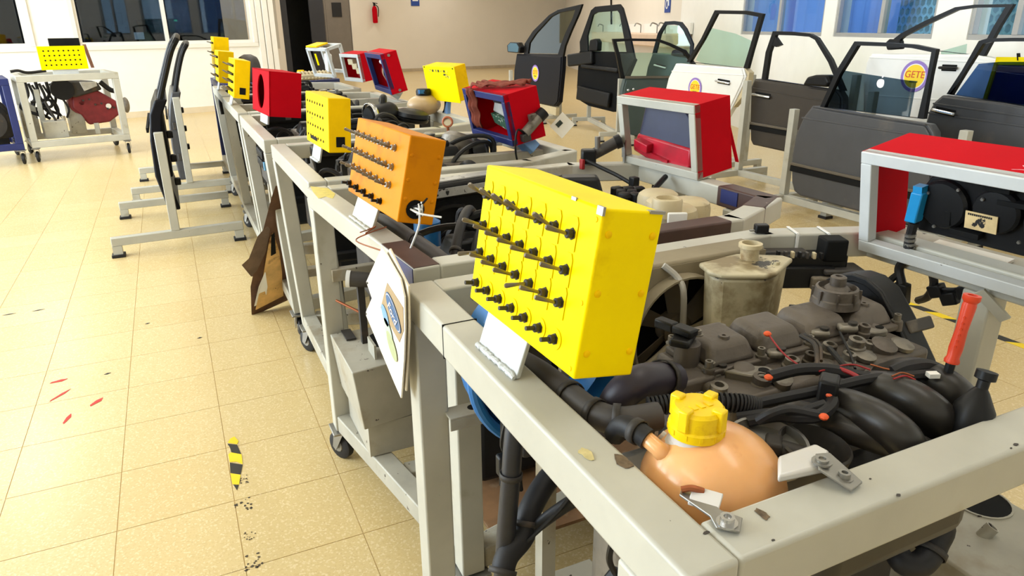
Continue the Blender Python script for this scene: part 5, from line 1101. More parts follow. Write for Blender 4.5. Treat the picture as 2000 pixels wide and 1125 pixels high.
for k, a in enumerate((1.75, .35, -1.0, 3.6)):
    e = V((cos(a), 0, sin(a))); MB().tube(smooth_path([fc+e*.02+V((0, -.02, 0)), fc+e*.10+V((0, -.03, 0)), fc+e*.125+V((0, -.012, 0)), fc+e*.135+V((-.02 if k == 0 else 0, .004, .012))], 4), .0065, 8).build('fan_strut', mat('pale_strut', c8(176, 170, 158), .5, var=.15) if k == 0 else SHR, rd)

# ------------------------------------------------------------------ hoses
def hose(label, pts, r, clamps=(), m=RUB, cat='hose', name='coolant_hose', n=12):
    p = smooth_path([V(q) for q in pts], 6); t_ = thing(name, p[0], label, cat); MB().tube(p, r, n).build('hose_tube', m, t_)
    for k in clamps:
        i = int(k*(len(p)-1)); i = min(max(i, 0), len(p)-2); ax = (p[i+1]-p[i]).normalized(); MB().lathe([(r*1.12, -.005), (r*1.12, .005)], p[i], ax, 16, False, False).build('hose_clamp', IRON, t_, solid=.002)
    return t_
hose('thick grey radiator hose running along inside the left rail', [(.47, 1.03, .84), (.435, .93, .90), (.428, .82, .925), (.427, .73, .932), (.432, .675, .932), (.452, .642, .934), (.50, .632, .934)], .0185, (.5, .68, .82), mat('grey_rubber', c8(66, 62, 60), .6, var=.2))
hose('dark elbow hose curving up beside the ignition coil', [(.470, .70, .885), (.480, .695, .93), (.505, .690, .952), (.545, .698, .945), (.585, .712, .93)], .0235, (.85,), mat('purple_black_rubber', c8(46, 40, 50), .45, var=.15))
cor = hose('black corrugated hose behind the yellow tank cap', [(.50, .652, .937), (.545, .632, .942), (.60, .604, .942), (.63, .59, .935)], .0085, (), RUB)
pp = smooth_path([(.50, .652, .937), (.545, .632, .942), (.60, .604, .942), (.63, .59, .935)], 9)
for i in range(len(pp)-1): MB().lathe([(.0128, -.0016), (.0135, 0), (.0128, .0016)], pp[i], pp[i+1]-pp[i], 12).build('corrugation', RUB, cor)
hose('short black hose stub on the tank nipple', [atz(1265, 858, .958), atz(1240, 840, .962), atz(1215, 832, .955), atz(1200, 850, .935)], .013, (.3,), RUB)
hose('black hose bending down below the front rail', [(.87, .55, .74), atz(1742, 1050, .62), atz(1764, 1098, .60), atz(1800, 1100, .60), atz(1826, 1062, .62), atz(1833, 1010, .66), (.92, .60, .74)], .020, (.62,), RUB)
hose('vertical black duct hanging under the left rail', [(.452, .93, .86), (.428, .91, .77), (.417, .90, .70), (.408, .90, .60), (.400, .90, .50), (.40, .92, .42)], .0165, (.4,), mat('taped_black_duct', c8(40, 40, 44), .4, var=.25, vscale=24))
hose('open ended black elbow hose under the left rail', [(.384, .87, .530), (.402, .885, .552), (.440, .90, .570), (.462, .92, .60), (.53, .96, .63), (.64, .98, .66)], .021, (.05, .5), RUB)
hose('thin ribbed hose running up to the left rail', [(.455, .90, .575), (.50, .86, .64), (.535, .82, .69), (.56, .80, .74)], .0115, (.75,), RUB)
hose('thin red wire hanging under the left rail', [(.435, .92, .78), (.438, .915, .70), (.425, .905, .62), (.418, .90, .56)], .0016, (), WIRER, 'wire', 'loose_wire', 6)
hose('thin black cable looping under the left rail', [(.42, .89, .55), (.47, .86, .62), (.50, .84, .68), (.49, .82, .76)], .0035, (), BLACK, 'cable', 'loose_cable', 6)
pl = thing('cable_plug', V((.45, .93, .66)), 'black plug and cable bundle hanging behind the welded tab', 'connector')
MB().mm((.425, .935, .735), (.452, .965, .81)).build('plug', BLACK, pl, bevel=.006); MB().mm((.410, .93, .675), (.432, .95, .715)).build('plug', BLACK, pl, bevel=.004); MB().cyl((.42, .94, .655), (.42, .94, .678), .007, 8).build('nozzle', BLACK, pl)
MB().tube(smooth_path([(.43, .93, .81), (.415, .93, .74), (.44, .925, .70), (.45, .93, .64)]), .004, 6).build('cable', BLACK, pl); MB().mm((.455, .93, .70), (.49, .96, .75)).build('connector_block', DUST, pl, bevel=.006)
MB().cyl((.462, .92, .755), (.462, .92, .80), .006, 8).build('pale_pin', CREAM, pl)
p2 = thing('cable_plug', V((.52, .60, .60)), 'black plug on a cable below the middle of the left rail', 'connector')
MB().tube(smooth_path([(.44, .62, .80), (.435, .63, .74), (.45, .64, .70), (.47, .66, .67)]), .0045, 6).build('cable', BLACK, p2); MB().box((.475, .655, .655), (.05, .03, .03), V((.7, 0, -.7)), V((0, 1, 0)), V((.7, 0, .7))).build('plug', BLACK, p2, bevel=.006)
# blue rim behind the left rail
br = thing('steel_ring', V((.53, 1.0, .67)), 'blue painted steel rim behind the left rail', 'ring')
cc = V((.545, .985, .845)); MB().tube([cc+V((.158*cos(2*pi*k/48), .0, .158*sin(2*pi*k/48))) for k in range(49)], .010, 10).build('rim_edge', BLUE, br)
MB().lathe([(.155, 0), (.155, .06), (.11, .07), (.11, .0)], cc+V((0, .01, 0)), (0, 1, 0), 40, False, False).build('rim_drum', BLUE, br); MB().bar(cc+V((0, .03, -.16)), V((.545, 1.015, .19)), .03, .03, (0, 1, 0)).build('rim_post', GREYW, br)

# ------------------------------------------------------------------ fuse boxes and wiring at the back right corner
fz = thing('fuse_box', V((1.19, 1.06, .80)), 'black fuse boxes with open lids in the back right corner', 'fuse box')
dv = V((.9, -.42, 0)).normalized(); nv = V((.42, .9, 0)).normalized()
def fzb(px, py, z, s, m=BLACK, nm_='fuse_block', bev=.004): MB().box(atz(px, py, z), s, dv, nv).build(nm_, m, fz, bevel=bev)
fzb(1560, 508, .90, (.20, .05, .035)); fzb(1625, 485, .93, (.05, .05, .05), BLACKM); fzb(1545, 535, .87, (.17, .06, .05)); fzb(1530, 492, .915, (.10, .03, .012), DUST, 'fuse_cover'); fzb(1640, 525, .885, (.09, .06, .012), DUST, 'fuse_lid')
for k in range(7): fzb(1520+14*k, 496+.6*k, .925, (.006, .012, .014), [BLACK, DUST, CREAM][k % 3], 'fuse', .001)
fzb(1600, 548, .86, (.05, .05, .03), mat('cracked_dust', c8(126, 116, 100), .8, var=.4, vscale=60), 'dusty_cover')
MB().bar(V((1.19, 1.09, .86)), V((1.24, 1.165, .86)), .03, .01).build('box_bracket', STEEL, fz)
sw_ = thing('small_relay', atz(1487, 449, .951), 'tiny black relay lying on the back rail corner', 'relay'); c = atz(1487, 446, .962); MB().box(c, (.030, .022, .020), dv, nv).build('relay_case', BLACK, sw_, bevel=.003); MB().box(c-dv*.02-V((0, 0, .005)), (.012, .008, .003), dv, nv).build('relay_pin', STEEL, sw_)
for k, (px, py) in enumerate(((1548, 450), (1608, 450))):
    c = atz(px, py, .9515); t_ = thing('cable_tie', c, ['white cable tie round the back rail, left of two', 'white cable tie round the back rail, right of two'][k], 'cable tie', 'cable ties on the back rail')
    MB().bar(c-nv*.032+V((0, 0, .001)), c+nv*.03+V((0, 0, .001)), .006, .002).build('tie_band', WHITEP, t_); MB().bar(c-nv*.0335, c-nv*.0335-V((0, 0, .06)), .006, .002, nv).build('tie_tail', WHITEP, t_)

# wiring loom over the head and manifold
wl = thing('wiring_loom', atz(1600, 740, .96), 'black taped wiring loom with bare orange ends across the engine', 'wiring')
def wire(pts, r, m=RUB, nm_='loom_branch'): return MB().tube(smooth_path([atz(*q) for q in pts], 6), r, 8).build(nm_, m, wl)
wire([(1502, 736, .952), (1560, 722, .958), (1620, 722, .958), (1680, 735, .955), (1740, 745, .955)], .0085)
wire([(1470, 790, .94), (1540, 775, .945), (1600, 763, .952), (1690, 742, .960), (1760, 735, .965), (1830, 730, .965)], .0075)
wire([(1745, 728, .965), (1770, 718, .972), (1810, 715, .97), (1850, 735, .958)], .010)
wire([(1620, 765, .955), (1625, 790, .955), (1600, 812, .950), (1560, 815, .945), (1515, 812, .94), (1460, 822, .93)], .008)
wire([(1600, 810, .955), (1545, 800, .955), (1510, 806, .955), (1480, 822, .94)], .006)
wire([(1440, 815, .93), (1500, 808, .94), (1560, 806, .945), (1612, 790, .955)], .007)
wire([(1500, 652, .965), (1530, 690, .962), (1570, 720, .960)], .0013, WIRER, 'thin_wire'); wire([(1640, 720, .962), (1665, 730, .962), (1690, 745, .958)], .003, WIRER, 'thin_wire')
wire([(1860, 725, .962), (1878, 738, .962), (1880, 765, .945)], .0014, WIRER, 'thin_wire'); wire([(1600, 725, .96), (1660, 712, .962), (1700, 722, .962)], .0013, WIRER, 'thin_wire')
wire([(1564, 655, .958), (1590, 672, .956), (1596, 700, .950), (1596, 730, .948)], .0035, IRON, 'thin_wire'); wire([(1572, 652, .958), (1600, 672, .956), (1604, 705, .950)], .0025, IRON, 'thin_wire')
wire([(1620, 680, .955), (1650, 715, .955), (1675, 745, .95)], .004, BLACK, 'thin_wire'); wire([(1640, 648, .95), (1660, 690, .945), (1670, 720, .945)], .002, BLACK, 'thin_wire'); wire([(1700, 712, .962), (1740, 722, .962), (1780, 720, .972)], .0012, COPPER, 'thin_wire')
wire([(1742, 735, .975), (1762, 728, .977), (1785, 735, .974)], .0012, COPPER, 'thin_wire'); wire([(1745, 740, .975), (1768, 734, .977), (1788, 742, .974)], .0012, WIRER, 'thin_wire')
for (px, py, z) in ((1501, 737, .954), (1620, 770, .962), (1609, 814, .956), (1499, 652, .966)): MB().ball(atz(px, py, z), .006, 8, 6, (1, 1, .7)).build('bare_end', WIREO, wl)
MB().box(atz(1618, 757, .965), (.032, .024, .030), V((.8, .6, 0)), V((-.6, .8, 0))).build('loom_plug', BLACK, wl, bevel=.004); MB().box(atz(1838, 728, .968), (.03, .012, .008), V((.9, -.4, 0)), V((.4, .9, 0))).build('loom_plug', BLACK, wl, bevel=.003); MB().box(atz(1822, 732, .972), (.014, .010, .006), V((.9, -.4, 0)), V((.4, .9, 0))).build('white_terminal', WHITEP, wl)

# box with a hole low on the right, tray and floor bars of the nearest stand
fu = thing('fuel_tank_box', V((1.31, .64, .19)), 'grey sheet metal fuel box with a round hole, low under the nearest stand', 'fuel box')
MB().mm((1.13, .50, .19), (1.40, .755, .50)).build('tank_box', GREYW, fu, bevel=.006)
MB().lathe([(.052, 0), (.052, .001)], V((1.345, .665, .5005)), (0, 0, 1), 28).build('round_hole', BLACKM, fu); MB().lathe([(.056, 0), (.056, .003), (.052, .003), (.052, 0)], V((1.345, .665, .5)), (0, 0, 1), 28, False, False).build('hole_rim', GREYW, fu)
c = V((1.255, .60, .50)); MB().lathe([(.012, -.01), (.012, .022), (.009, .022), (.009, .0)], c, (.5, -.3, 1), 14).build('pipe_stub', GREYW, fu); MB().lathe([(.014, 0), (.014, .03), (.010, .03), (.010, .0)], V((1.27, .52, .50)), (.3, -.2, 1), 14).build('pipe_stub', GREYL, fu)
MB().mm((.56, .90, .192), (.72, 1.12, .24)).build('floor_tray', GREYW, S1, bevel=.004); MB().mm((.50, .45, .131), (.56, 1.15, .189)).build('crossbar', GREYW, S1, bevel=.004); MB().mm((.90, .45, .131), (.96, 1.15, .189)).build('crossbar', GREYW, S1, bevel=.004)
OILM = mat('rust_stained_plate', c8(126, 92, 60), .7, var=.3, vscale=8, stain=c8(160, 144, 118), sthr=.55, sscale=5)
MB().mm((.56, .60, .17), (.90, 1.15, .18)).build('drip_plate', OILM, S1)
# ------------------------------------------------------------------ second stand
def eng_generic(name, label, x0, x1, y0, y1, zt, cover=DUST, extras=0, seed=1):
    rnd = random.Random(seed); t_ = thing(name, V(((x0+x1)/2, (y0+y1)/2, .19)), label, 'engine', 'engines along the row of stands')
    MB().mm((x0+.03, y0+.02, .40), (x1-.03, y1-.02, zt-.13)).build('engine_block', IRON, t_, bevel=.02)
    MB().mm((x0+.06, y0+.05, .19), (x1-.06, y1-.05, .40)).build('oil_pan', BLACK, t_, bevel=.02)
    MB().mm((x0, y0+.01, zt-.13), (x1, y1-.01, zt-.05)).build('cylinder_head', ENG, t_, bevel=.008)
    ym = (y0+y1)/2; MB().hexa([(x0+.01, ym-.05, zt-.05), (x1-.01, ym-.05, zt-.05), (x1-.01, ym+.06, zt-.05), (x0+.01, ym+.06, zt-.05)], [(x0+.03, ym-.035, zt), (x1-.03, ym-.035, zt), (x1-.03, ym+.045, zt), (x0+.03, ym+.045, zt)]).build('valve_cover', cover, t_, bevel=.010, seg=3)
    MB().lathe([(.028, 0), (.028, .012), (.022, .02)], (x1-.08, ym, zt), (0, 0, 1), 18).build('filler_cap', BLACK, t_)
    for k in range(6): MB().lathe([(.007, 0), (.007, .01)], (x0+.04+(x1-x0-.08)*k/5, ym-.045+.09*(k % 2), zt-.03), (0, 0, 1), 8).build('bolt', ALU, t_)
    for k in range(4):
        x = x0+.06+(x1-x0-.12)*k/3; MB().tube(smooth_path([(x, y0+.02, zt-.09), (x+.01, y0-.05, zt-.05), (x+.02, y0-.10, zt-.07), (x+.02, y0-.11, zt-.16)], 4), .022, 10).build('intake_runner', BLACK, t_)
    MB().lathe([(.02, 0), (.075, 0), (.075, .03), (.02, .03)], (x1-.01, ym, zt-.22), (1, 0, 0), 22).build('pulley', IRON, t_)
    MB().lathe([(.03, 0), (.06, .01), (.06, .08), (.03, .09)], (x0+.02, y0-.02, zt-.18), (1, 0, .2), 18).build('alternator', ALU, t_)
    for k in range(extras):
        a = V((rnd.uniform(x0-.06, x1), rnd.uniform(y0-.10, y1+.08), zt-rnd.uniform(.02, .10))); b = a+V((rnd.uniform(-.15, .2), rnd.uniform(-.12, .12), rnd.uniform(-.05, .05)))
        MB().tube(smooth_path([a-V((0, 0, .12)), a, (a+b)/2+V((0, 0, .035)), b, b-V((0, 0, .12))], 5), rnd.choice((.006, .009, .014)), 8).build('hose', RUB if k % 3 else BLACK, t_)
    for k in range(extras//2):
        a = V((rnd.uniform(x0-.05, x1), rnd.uniform(y0-.08, y1+.06), zt-rnd.uniform(.04, .08))); MB().box(a, (rnd.uniform(.03, .06), rnd.uniform(.02, .05), rnd.uniform(.02, .05)), V((cos(k), sin(k), 0)), V((-sin(k), cos(k), 0))).build('connector', BLACK, t_, bevel=.004)
    return t_
e2 = eng_generic('car_engine', 'black engine behind the nearest yellow switch box, on the second stand', .56, .98, 1.50, 1.74, .90, BLACK, 26, 3)
rd2 = thing('radiator', V((.75, 2.06, .5)), 'black radiator with a torn silver foil top on the second stand', 'radiator')
FOIL = mat('torn_foil', c8(172, 172, 170), .35, metal=.4, var=.2, vscale=30, wear=c8(40, 40, 40), wthr=.58, wscale=40)
a, b = V((.50, 1.99, .93)), V((1.04, 2.10, .93))
dd = (b-a).normalized(); nn = V((-dd.y, dd.x, 0))
MB().box((a+b)/2-V((0, 0, .20)), ((b-a).length, .05, .38), dd, nn).build('radiator_core', BLACKM, rd2); MB().box((a+b)/2, ((b-a).length+.02, .07, .05), dd, nn).build('top_tank', BLACK, rd2, bevel=.01)
MB().box((a+b)/2+nn*.01+V((0, 0, .028)), ((b-a).length, .05, .004), dd, nn).build('foil_top', FOIL, rd2); MB().box((a+b)/2-nn*.037+V((.02, 0, .0)), ((b-a).length*.5, .004, .026), dd, nn).build('foil_strip', FOIL, rd2)
fc2 = (a+b)/2-nn*.05+V((-.05, 0, -.2)); MB().lathe([(.15, 0), (.16, 0), (.16, .03), (.15, .03)], fc2, nn, 36, False, False).build('fan_ring', BLACK, rd2)
for k in range(6): an = k*pi/3; e = dd*cos(an)+V((0, 0, sin(an))); t = -dd*sin(an)+V((0, 0, cos(an))); MB().prism([fc2+e*.03+t*.02, fc2+e*.14+t*.04, fc2+e*.14-t*.01, fc2+e*.03-t*.02], nn*.006).build('fan_blade', BLACK, rd2)
MB().bar(V((.77, 2.04, .55)), V((.77, 2.04, .19)), .04, .04, (1, 0, 0)).build('radiator_foot', IRON, rd2)
hose('long dark pipe lying beside the left rail of the second stand', [(.44, 1.95, .90), (.46, 1.75, .925), (.475, 1.55, .925), (.495, 1.38, .91), (.52, 1.30, .86)], .019, (.5,), mat('grey_rubber', c8(66, 62, 60), .6))
hose('black looping hose under the orange switch box, outer loop', [(.52, 1.45, .78), (.56, 1.52, .88), (.62, 1.62, .935), (.70, 1.76, .93), (.76, 1.85, .85)], .013, (.3,), RUB)
hose('black looping hose under the orange switch box, inner loop', [(.56, 1.42, .74), (.60, 1.50, .86), (.66, 1.60, .915), (.74, 1.72, .91), (.80, 1.80, .82)], .010, (), RUB)
bd_ = thing('blue_canister', V((.60, 1.82, .80)), 'small blue canister beside the black engine of the second stand', 'canister'); MB().lathe([(.035, 0), (.038, .01), (.038, .09), (.02, .10)], (.60, 1.84, .80), (0, 0, 1), 18).build('canister_body', BLUE, bd_); MB().cyl((.60, 1.84, .60), (.60, 1.84, .80), .012, 8).build('canister_stem', IRON, bd_)
fx2 = thing('fuse_box', V((1.16, 2.10, .85)), 'black fuse box tucked inside the back rail of the second stand', 'fuse box')
c = atz(1130, 365, .93); MB().box(c, (.16, .09, .07), V((.9, -.43, 0)), V((.43, .9, 0)), taper=.75).build('box_body', BLACK, fx2, bevel=.01); MB().box(c+V((-.07, .05, .01)), (.06, .05, .05)).build('relay', BLACK, fx2, bevel=.004); MB().bar(c+V((0, .04, 0)), V((1.20, 2.14, .90)), .02, .01).build('bracket', IRON, fx2)
ig2 = thing('ignition_switch', atz(1175, 315, .951), 'black ignition switch with keys resting on the back rail', 'ignition switch')
c = atz(1172, 292, 1.0); MB().cyl(c+V((-.045, .02, -.03)), c+V((.055, -.02, .025)), .020, 14).build('barrel', DUST, ig2); MB().box(c+V((-.04, .01, -.02)), (.05, .05, .045), V((.9, -.4, 0)), V((.4, .9, 0))).build('switch_block', BLACK, ig2, bevel=.006); MB().cyl(c+V((-.01, 0, .0)), c+V((-.012, .0, .045)), .010, 10).build('lug', ALU, ig2)
MB().lathe([(.024, 0), (.024, .02), (.012, .024)], c+V((.05, -.018, .022)), V((.9, -.4, .4)), 14).build('lock_face', BLACK, ig2); MB().box(c+V((.085, -.02, .0)), (.004, .018, .06)).build('key', STEEL, ig2); MB().box(c+V((.088, -.02, -.045)), (.003, .008, .04)).build('key', STEEL, ig2)
MB().tube(smooth_path([c+V((-.06, 0, -.03)), c+V((-.03, -.05, -.05)), c+V((.0, -.11, -.07)), c+V((.02, -.17, -.09))], 5), .007, 8).build('cable', BLACK, ig2); MB().box(c+V((.022, -.18, -.09)), (.025, .03, .05)).build('plug', BLACK, ig2, bevel=.004); MB().box(c+V((-.07, 0, -.045)), (.012, .02, .035)).build('red_terminal', WIRER, ig2, bevel=.003)
MB().box(c+V((-.03, .03, -.043)), (.05, .03, .012)).build('foot', DUST, ig2)
lm2 = thing('wiring_loom', V((1.22, 1.85, .85)), 'tangle of black plugs inside the second stand, left of the cream tank', 'wiring')
for k in range(7):
    c = atz(1205+7*k, 378+6*(k % 3), .90); MB().box(c, (.035, .03, .045), V((cos(k), sin(k), 0)), V((-sin(k), cos(k), 0))).build('plug', BLACK, lm2, bevel=.005)
MB().tube(smooth_path([atz(1195, 395, .90), atz(1225, 385, .91), atz(1260, 385, .90), atz(1300, 345, .94)], 5), .009, 8).build('cable', BLACK, lm2); MB().tube(smooth_path([atz(1170, 392, .89), atz(1205, 400, .88), atz(1250, 392, .90)], 5), .006, 8).build('cable', BLACK, lm2)
MB().bar(atz(1230, 385, .88), V((1.22, 1.9, .19)), .02, .02, (0, 1, 0)).build('loom_support', IRON, lm2)
ct2 = thing('coolant_tank', V((1.16, 1.56, .87)), 'lobed cream coolant tank on the front corner of the second stand', 'coolant tank')
c = atz(1315, 412, .915)
for (px, py, r, sz) in ((1285, 395, .062, .75), (1345, 412, .060, .8), (1315, 425, .066, .75), (1300, 410, .06, .7)): MB().lathe([(r*.8, -.05), (r, -.04), (r, .012), (r*.93, .026), (r*.75, .034), (.01, .036)], atz(px, py, .905), (0, 0, 1), 22).build('tank_lobe', CREAM, ct2)
MB().lathe([(.040, -.03), (.040, .012), (.037, .018), (.030, .019), (.029, .008), (0, .008)], atz(1303, 400, .955), (0, 0, 1), 26, True, False).build('tank_neck', CREAM, ct2)
a = atz(1322, 436, .93); MB().box(a, (.05, .012, .055), V((.9, -.4, 0)), V((.4, .9, 0))).build('tank_lug', WHITEP, ct2, bevel=.003); MB().box(a+V((0, -.02, -.02)), (.05, .03, .008), V((.9, -.4, 0)), V((.4, .9, 0))).build('tank_lug', WHITEP, ct2, bevel=.002)
MB().mm((1.10, 1.50, .82), (1.26, 1.66, .86)).build('tank_tray', BLACKM, ct2)
bx2 = thing('battery_box', V((.45, 1.99, .28)), 'grey sheet metal box with a round opening, low on the second stand', 'box')
MB().hexa([(.365, 1.80, .30), (.56, 1.83, .30), (.58, 2.10, .30), (.365, 2.10, .30)], [(.345, 1.80, .49), (.56, 1.83, .49), (.58, 2.10, .49), (.345, 2.10, .49)]).build('box_body', GREYW, bx2, bevel=.003)
MB().lathe([(.065, 0), (.065, .001)], (.50, 1.985, .4905), (0, 0, 1), 26).build('round_opening', BLACKM, bx2); MB().mm((.425, 1.855, .49), (.432, 1.93, .535)).build('bent_flap', GREYW, bx2); MB().mm((.38, 2.02, .492), (.41, 2.10, .497)).build('torn_edge', IRON, bx2)
MB().mm((.38, 1.82, .192), (.54, 2.09, .30)).build('box_support', GREYW, bx2)
MB().tube(smooth_path([(.375, 2.10, .60), (.44, 2.02, .57), (.50, 1.96, .53), (.53, 1.93, .50)], 5), .004, 8).build('wire', COPPER, bx2); MB().box((.50, 1.96, .535), (.03, .02, .03)).build('red_terminal', WIRER, bx2, bevel=.004)
MB().mm((.336, 1.30, .13), (.40, 1.31, .135)).build('shim', GREYW, S2)
MB().mm((.37, 2.10, .66), (.52, 2.13, .70)).build('shelf_bar', GREYW, S2, bevel=.003)
tm = thing('gear_lever_tube', V((.48, 1.98, .60)), 'grey tube end poking out beside the hanging card', 'tube'); MB().lathe([(.024, 0), (.022, .10), (.018, .11)], (.40, 2.00, .70), (.9, -.35, -.1), 16).build('tube_body', DUST, tm); MB().lathe([(.026, 0), (.026, .012), (.018, .012), (.018, 0)], (.394, 2.003, .70), (.9, -.35, -.1), 16).build('tube_rim', WHITEP, tm); MB().mm((.42, 1.98, .49), (.44, 2.0, .68)).build('tube_prop', IRON, tm)
# hanging card with printed emblem
hc = thing('hanging_card', V((.322, 1.42, .45)), 'white laminated card with a blue oval emblem, hanging from the second stand', 'card')
XC = .318
cf = lambda q, o=0: atx(q[0], q[1], XC)+V((-o, 0, 0))
MB().prism([cf(q, .003) for q in [(749, 482), (718, 550), (729, 582), (716, 612), (774, 750), (786, 777), (792, 700), (794, 640), (793, 580), (785, 545)]], (.003, 0, 0)).build('card_sheet', PAPER, hc)
MB().prism([cf(q, -.004) for q in [(757, 486), (726, 552), (733, 580), (722, 612), (768, 735), (789, 765), (795, 640), (793, 560)]], (.003, 0, 0)).build('back_sheet', mat('cream_card', c8(226, 214, 190), .6), hc)
MB().prism([cf(q, .004) for q in [(760, 552), (747, 600), (784, 668), (792, 645), (791, 600)]], (.001, 0, 0)).build('brown_print', mat('tan_print', c8(168, 142, 104), .6, var=.1), hc)
o0, o1 = cf((759, 572), .0055), cf((788, 648), .0055); oc = (o0+o1)/2; eu = (o1-o0).normalized(); ev = V((-1, 0, 0)).cross(eu).normalized(); ra = (o1-o0).length/2; rb = ra*.42
def oval(k_, off, m_, nm_): MB().prism([oc+eu*ra*k_*cos(2*pi*i/36)+ev*rb*k_*sin(2*pi*i/36)+V((-off, 0, 0)) for i in range(36)], (.0006, 0, 0)).build(nm_, m_, hc)
oval(1, 0, mat('emblem_blue', c8(56, 96, 140), .5, var=.08), 'emblem_edge'); oval(.93, .0007, STW, 'emblem_line'); oval(.88, .0014, MATS['emblem_blue'], 'emblem_face')
text_mesh('Ford', rb*1.35, oc+V((-.0024, 0, 0)), eu, -ev if ev.z < 0 and False else ev*(1 if (eu.cross(ev)).x < 0 else -1), V((-1, 0, 0)), .0008, 'emblem_lettering', STW, hc, shear=.35)
for (q, w_, h_, m_) in (((757, 615), .026, .016, mat('pale_blue_print', c8(120, 160, 190), .6, var=.2)), ((763, 645), .030, .018, mat('pale_green_print', c8(178, 196, 176), .6, var=.2)), ((770, 675), .036, .020, mat('olive_green_print', c8(176, 182, 136), .6, var=.2))):
    c = cf(q, .0055); MB().prism([c+eu*w_*cos(2*pi*i/20)+ev*h_*sin(2*pi*i/20) for i in range(20)], (.0006, 0, 0)).build('printed_blob', m_, hc)
for q in ((722, 552), (719, 612)): MB().lathe([(.003, 0), (.003, .001)], cf(q, .0045), (-1, 0, 0), 8).build('rivet_hole', BLACKM, hc)
MB().tube(smooth_path([cf((752, 492)), V((.335, 1.55, .945)), V((.365, 1.56, .956)), V((.42, 1.60, .955))], 5), .0016, 6).build('tie_wire', COPPER, hc); MB().tube(smooth_path([V((.36, 1.56, .957)), V((.39, 1.58, .965)), V((.375, 1.59, .957)), V((.35, 1.57, .958))], 5), .0014, 6).build('tie_wire', COPPER, hc)

# ------------------------------------------------------------------ third to sixth stands
e3 = eng_generic('car_engine', 'dark engine on the third stand, behind the orange switch box', .56, 1.02, 2.50, 2.78, .965, BLACK, 26, 5)
al = thing('alternator', V((.93, 2.42, .80)), 'grey alternator body above the third stand, right of the orange box', 'alternator')
c = atz(890, 290, .93); MB().lathe([(.03, -.07), (.065, -.06), (.068, .04), (.05, .06), (.02, .065)], c, (.4, .2, 1), 22).build('body', ALU, al); MB().lathe([(.05, 0), (.055, .01), (.055, .05), (.03, .06)], c+V((.06, -.04, -.03)), (1, -.3, .1), 20).build('pulley', BLACK, al); MB().bar(c-V((0, 0, .05)), V((c.x, c.y, .70)), .04, .04, (1, 0, 0)).build('mount', IRON, al)
hose('black hose with a copper ring on top, behind the orange box', [(.72, 2.50, .90), (.80, 2.60, .955), (.88, 2.66, .97), (.95, 2.70, .90)], .014, (.6,), RUB)
rg3 = thing('copper_ring', atz(876, 270, .955), 'copper wire ring standing on a hose by the third stand', 'ring')
c = atz(874, 238, 1.02); MB().tube([c+RT*.020*cos(2*pi*k/20)+V((0, 0, .020*sin(2*pi*k/20))) for k in range(21)], .005, 8).build('loop', mat('copper_loop', c8(186, 106, 70), .45), rg3); MB().tube([c-V((0, 0, .02)), c+V((.004, 0, -.07))], .006, 6).build('stem', COPPER, rg3); MB().lathe([(.017, 0), (.017, .002)], c, -FW, 16).build('loop_face', CREAM, rg3)
MB().mm((.9, 2.55, .892), (1.37, 2.60, .93)).build('crossbar', GREYW, S3, bevel=.003)
e4 = eng_generic('car_engine', 'black engine on the fourth stand, with a silver clamp on its air box', .54, 1.08, 3.50, 3.85, .965, BLACK, 28, 9)
c = atz(745, 225, .97); MB().lathe([(.05, -.08), (.06, -.06), (.06, .06), (.05, .08)], c, (1, .3, .1), 20).build('air_box', BLACK, e4); MB().lathe([(.066, -.012), (.066, .012)], c+V((-.06, -.015, 0)), (1, .3, .1), 22, False, False).build('clamp', CHROME, e4, solid=.004); MB().lathe([(.05, -.03), (.085, -.02), (.09, -.005), (.082, 0), (.09, .005), (.085, .025), (.06, .035), (.03, .038)], atz(805, 228, .955), (.15, -.1, 1), 26).build('air_filter', BLACK, e4); MB().tube(smooth_path([c, c+V((.03, .05, .08)), c+V((.05, .15, .06))], 5), .02, 10).build('intake_elbow', BLACK, e4)
wt4 = thing('coolant_tank', atz(825, 225, .88), 'amber round coolant tank with a blue and black cap on the fourth stand', 'coolant tank')
AMB = mat('amber_tank_plastic', c8(196, 168, 130), .3, var=.15, vscale=9, sss=.2)
c = atz(828, 205, .99); MB().ball(c, .088, 24, 14, (1.1, 1, .66)).build('tank_body', AMB, wt4); MB().lathe([(.04, 0), (.042, .02), (.036, .034)], c+V((0, 0, .055)), (0, 0, 1), 20).build('screw_cap', BLACK, wt4); MB().box(c+V((-.02, -.03, .075)), (.03, .02, .02)).build('cap_stripe', BLUE, wt4); MB().bar(c-V((0, 0, .06)), V((c.x, c.y, .80)), .05, .05, (1, 0, 0)).build('tank_mount', IRON, wt4)
e5 = eng_generic('car_engine', 'black engine with silver parts on the fifth stand', .54, 1.10, 4.60, 4.90, .965, IRON, 28, 13)
MB().mm((.36, 4.93, .895), (1.40, 4.985, .945)).build('crossbar', GREY, S5, bevel=.004); MB().mm((.9, 4.50, .80), (1.2, 4.62, .93)).build('side_plate', PALEBLUE, S5, bevel=.01)
ri = thing('intake_manifold', atz(640, 158, .93), 'cream ribbed intake manifold with an orange yellow cap, on the fifth stand', 'intake manifold')
c = atz(612, 143, 1.0); ux = V((cos(.3), sin(.3), 0))
MB().box(c-V((0, 0, .03)), (.34, .12, .05), ux, V((-ux.y, ux.x, 0))).build('plenum', CREAM, ri, bevel=.015)
for k in range(9): MB().tube(smooth_path([c+ux*(-.15+.036*k)+V((ux.y*.06, -ux.x*.06, -.05)), c+ux*(-.15+.036*k)+V((0, 0, .012)), c+ux*(-.15+.036*k)+V((-ux.y*.06, ux.x*.06, -.04))], 4), .014, 8).build('rib', CREAM, ri)
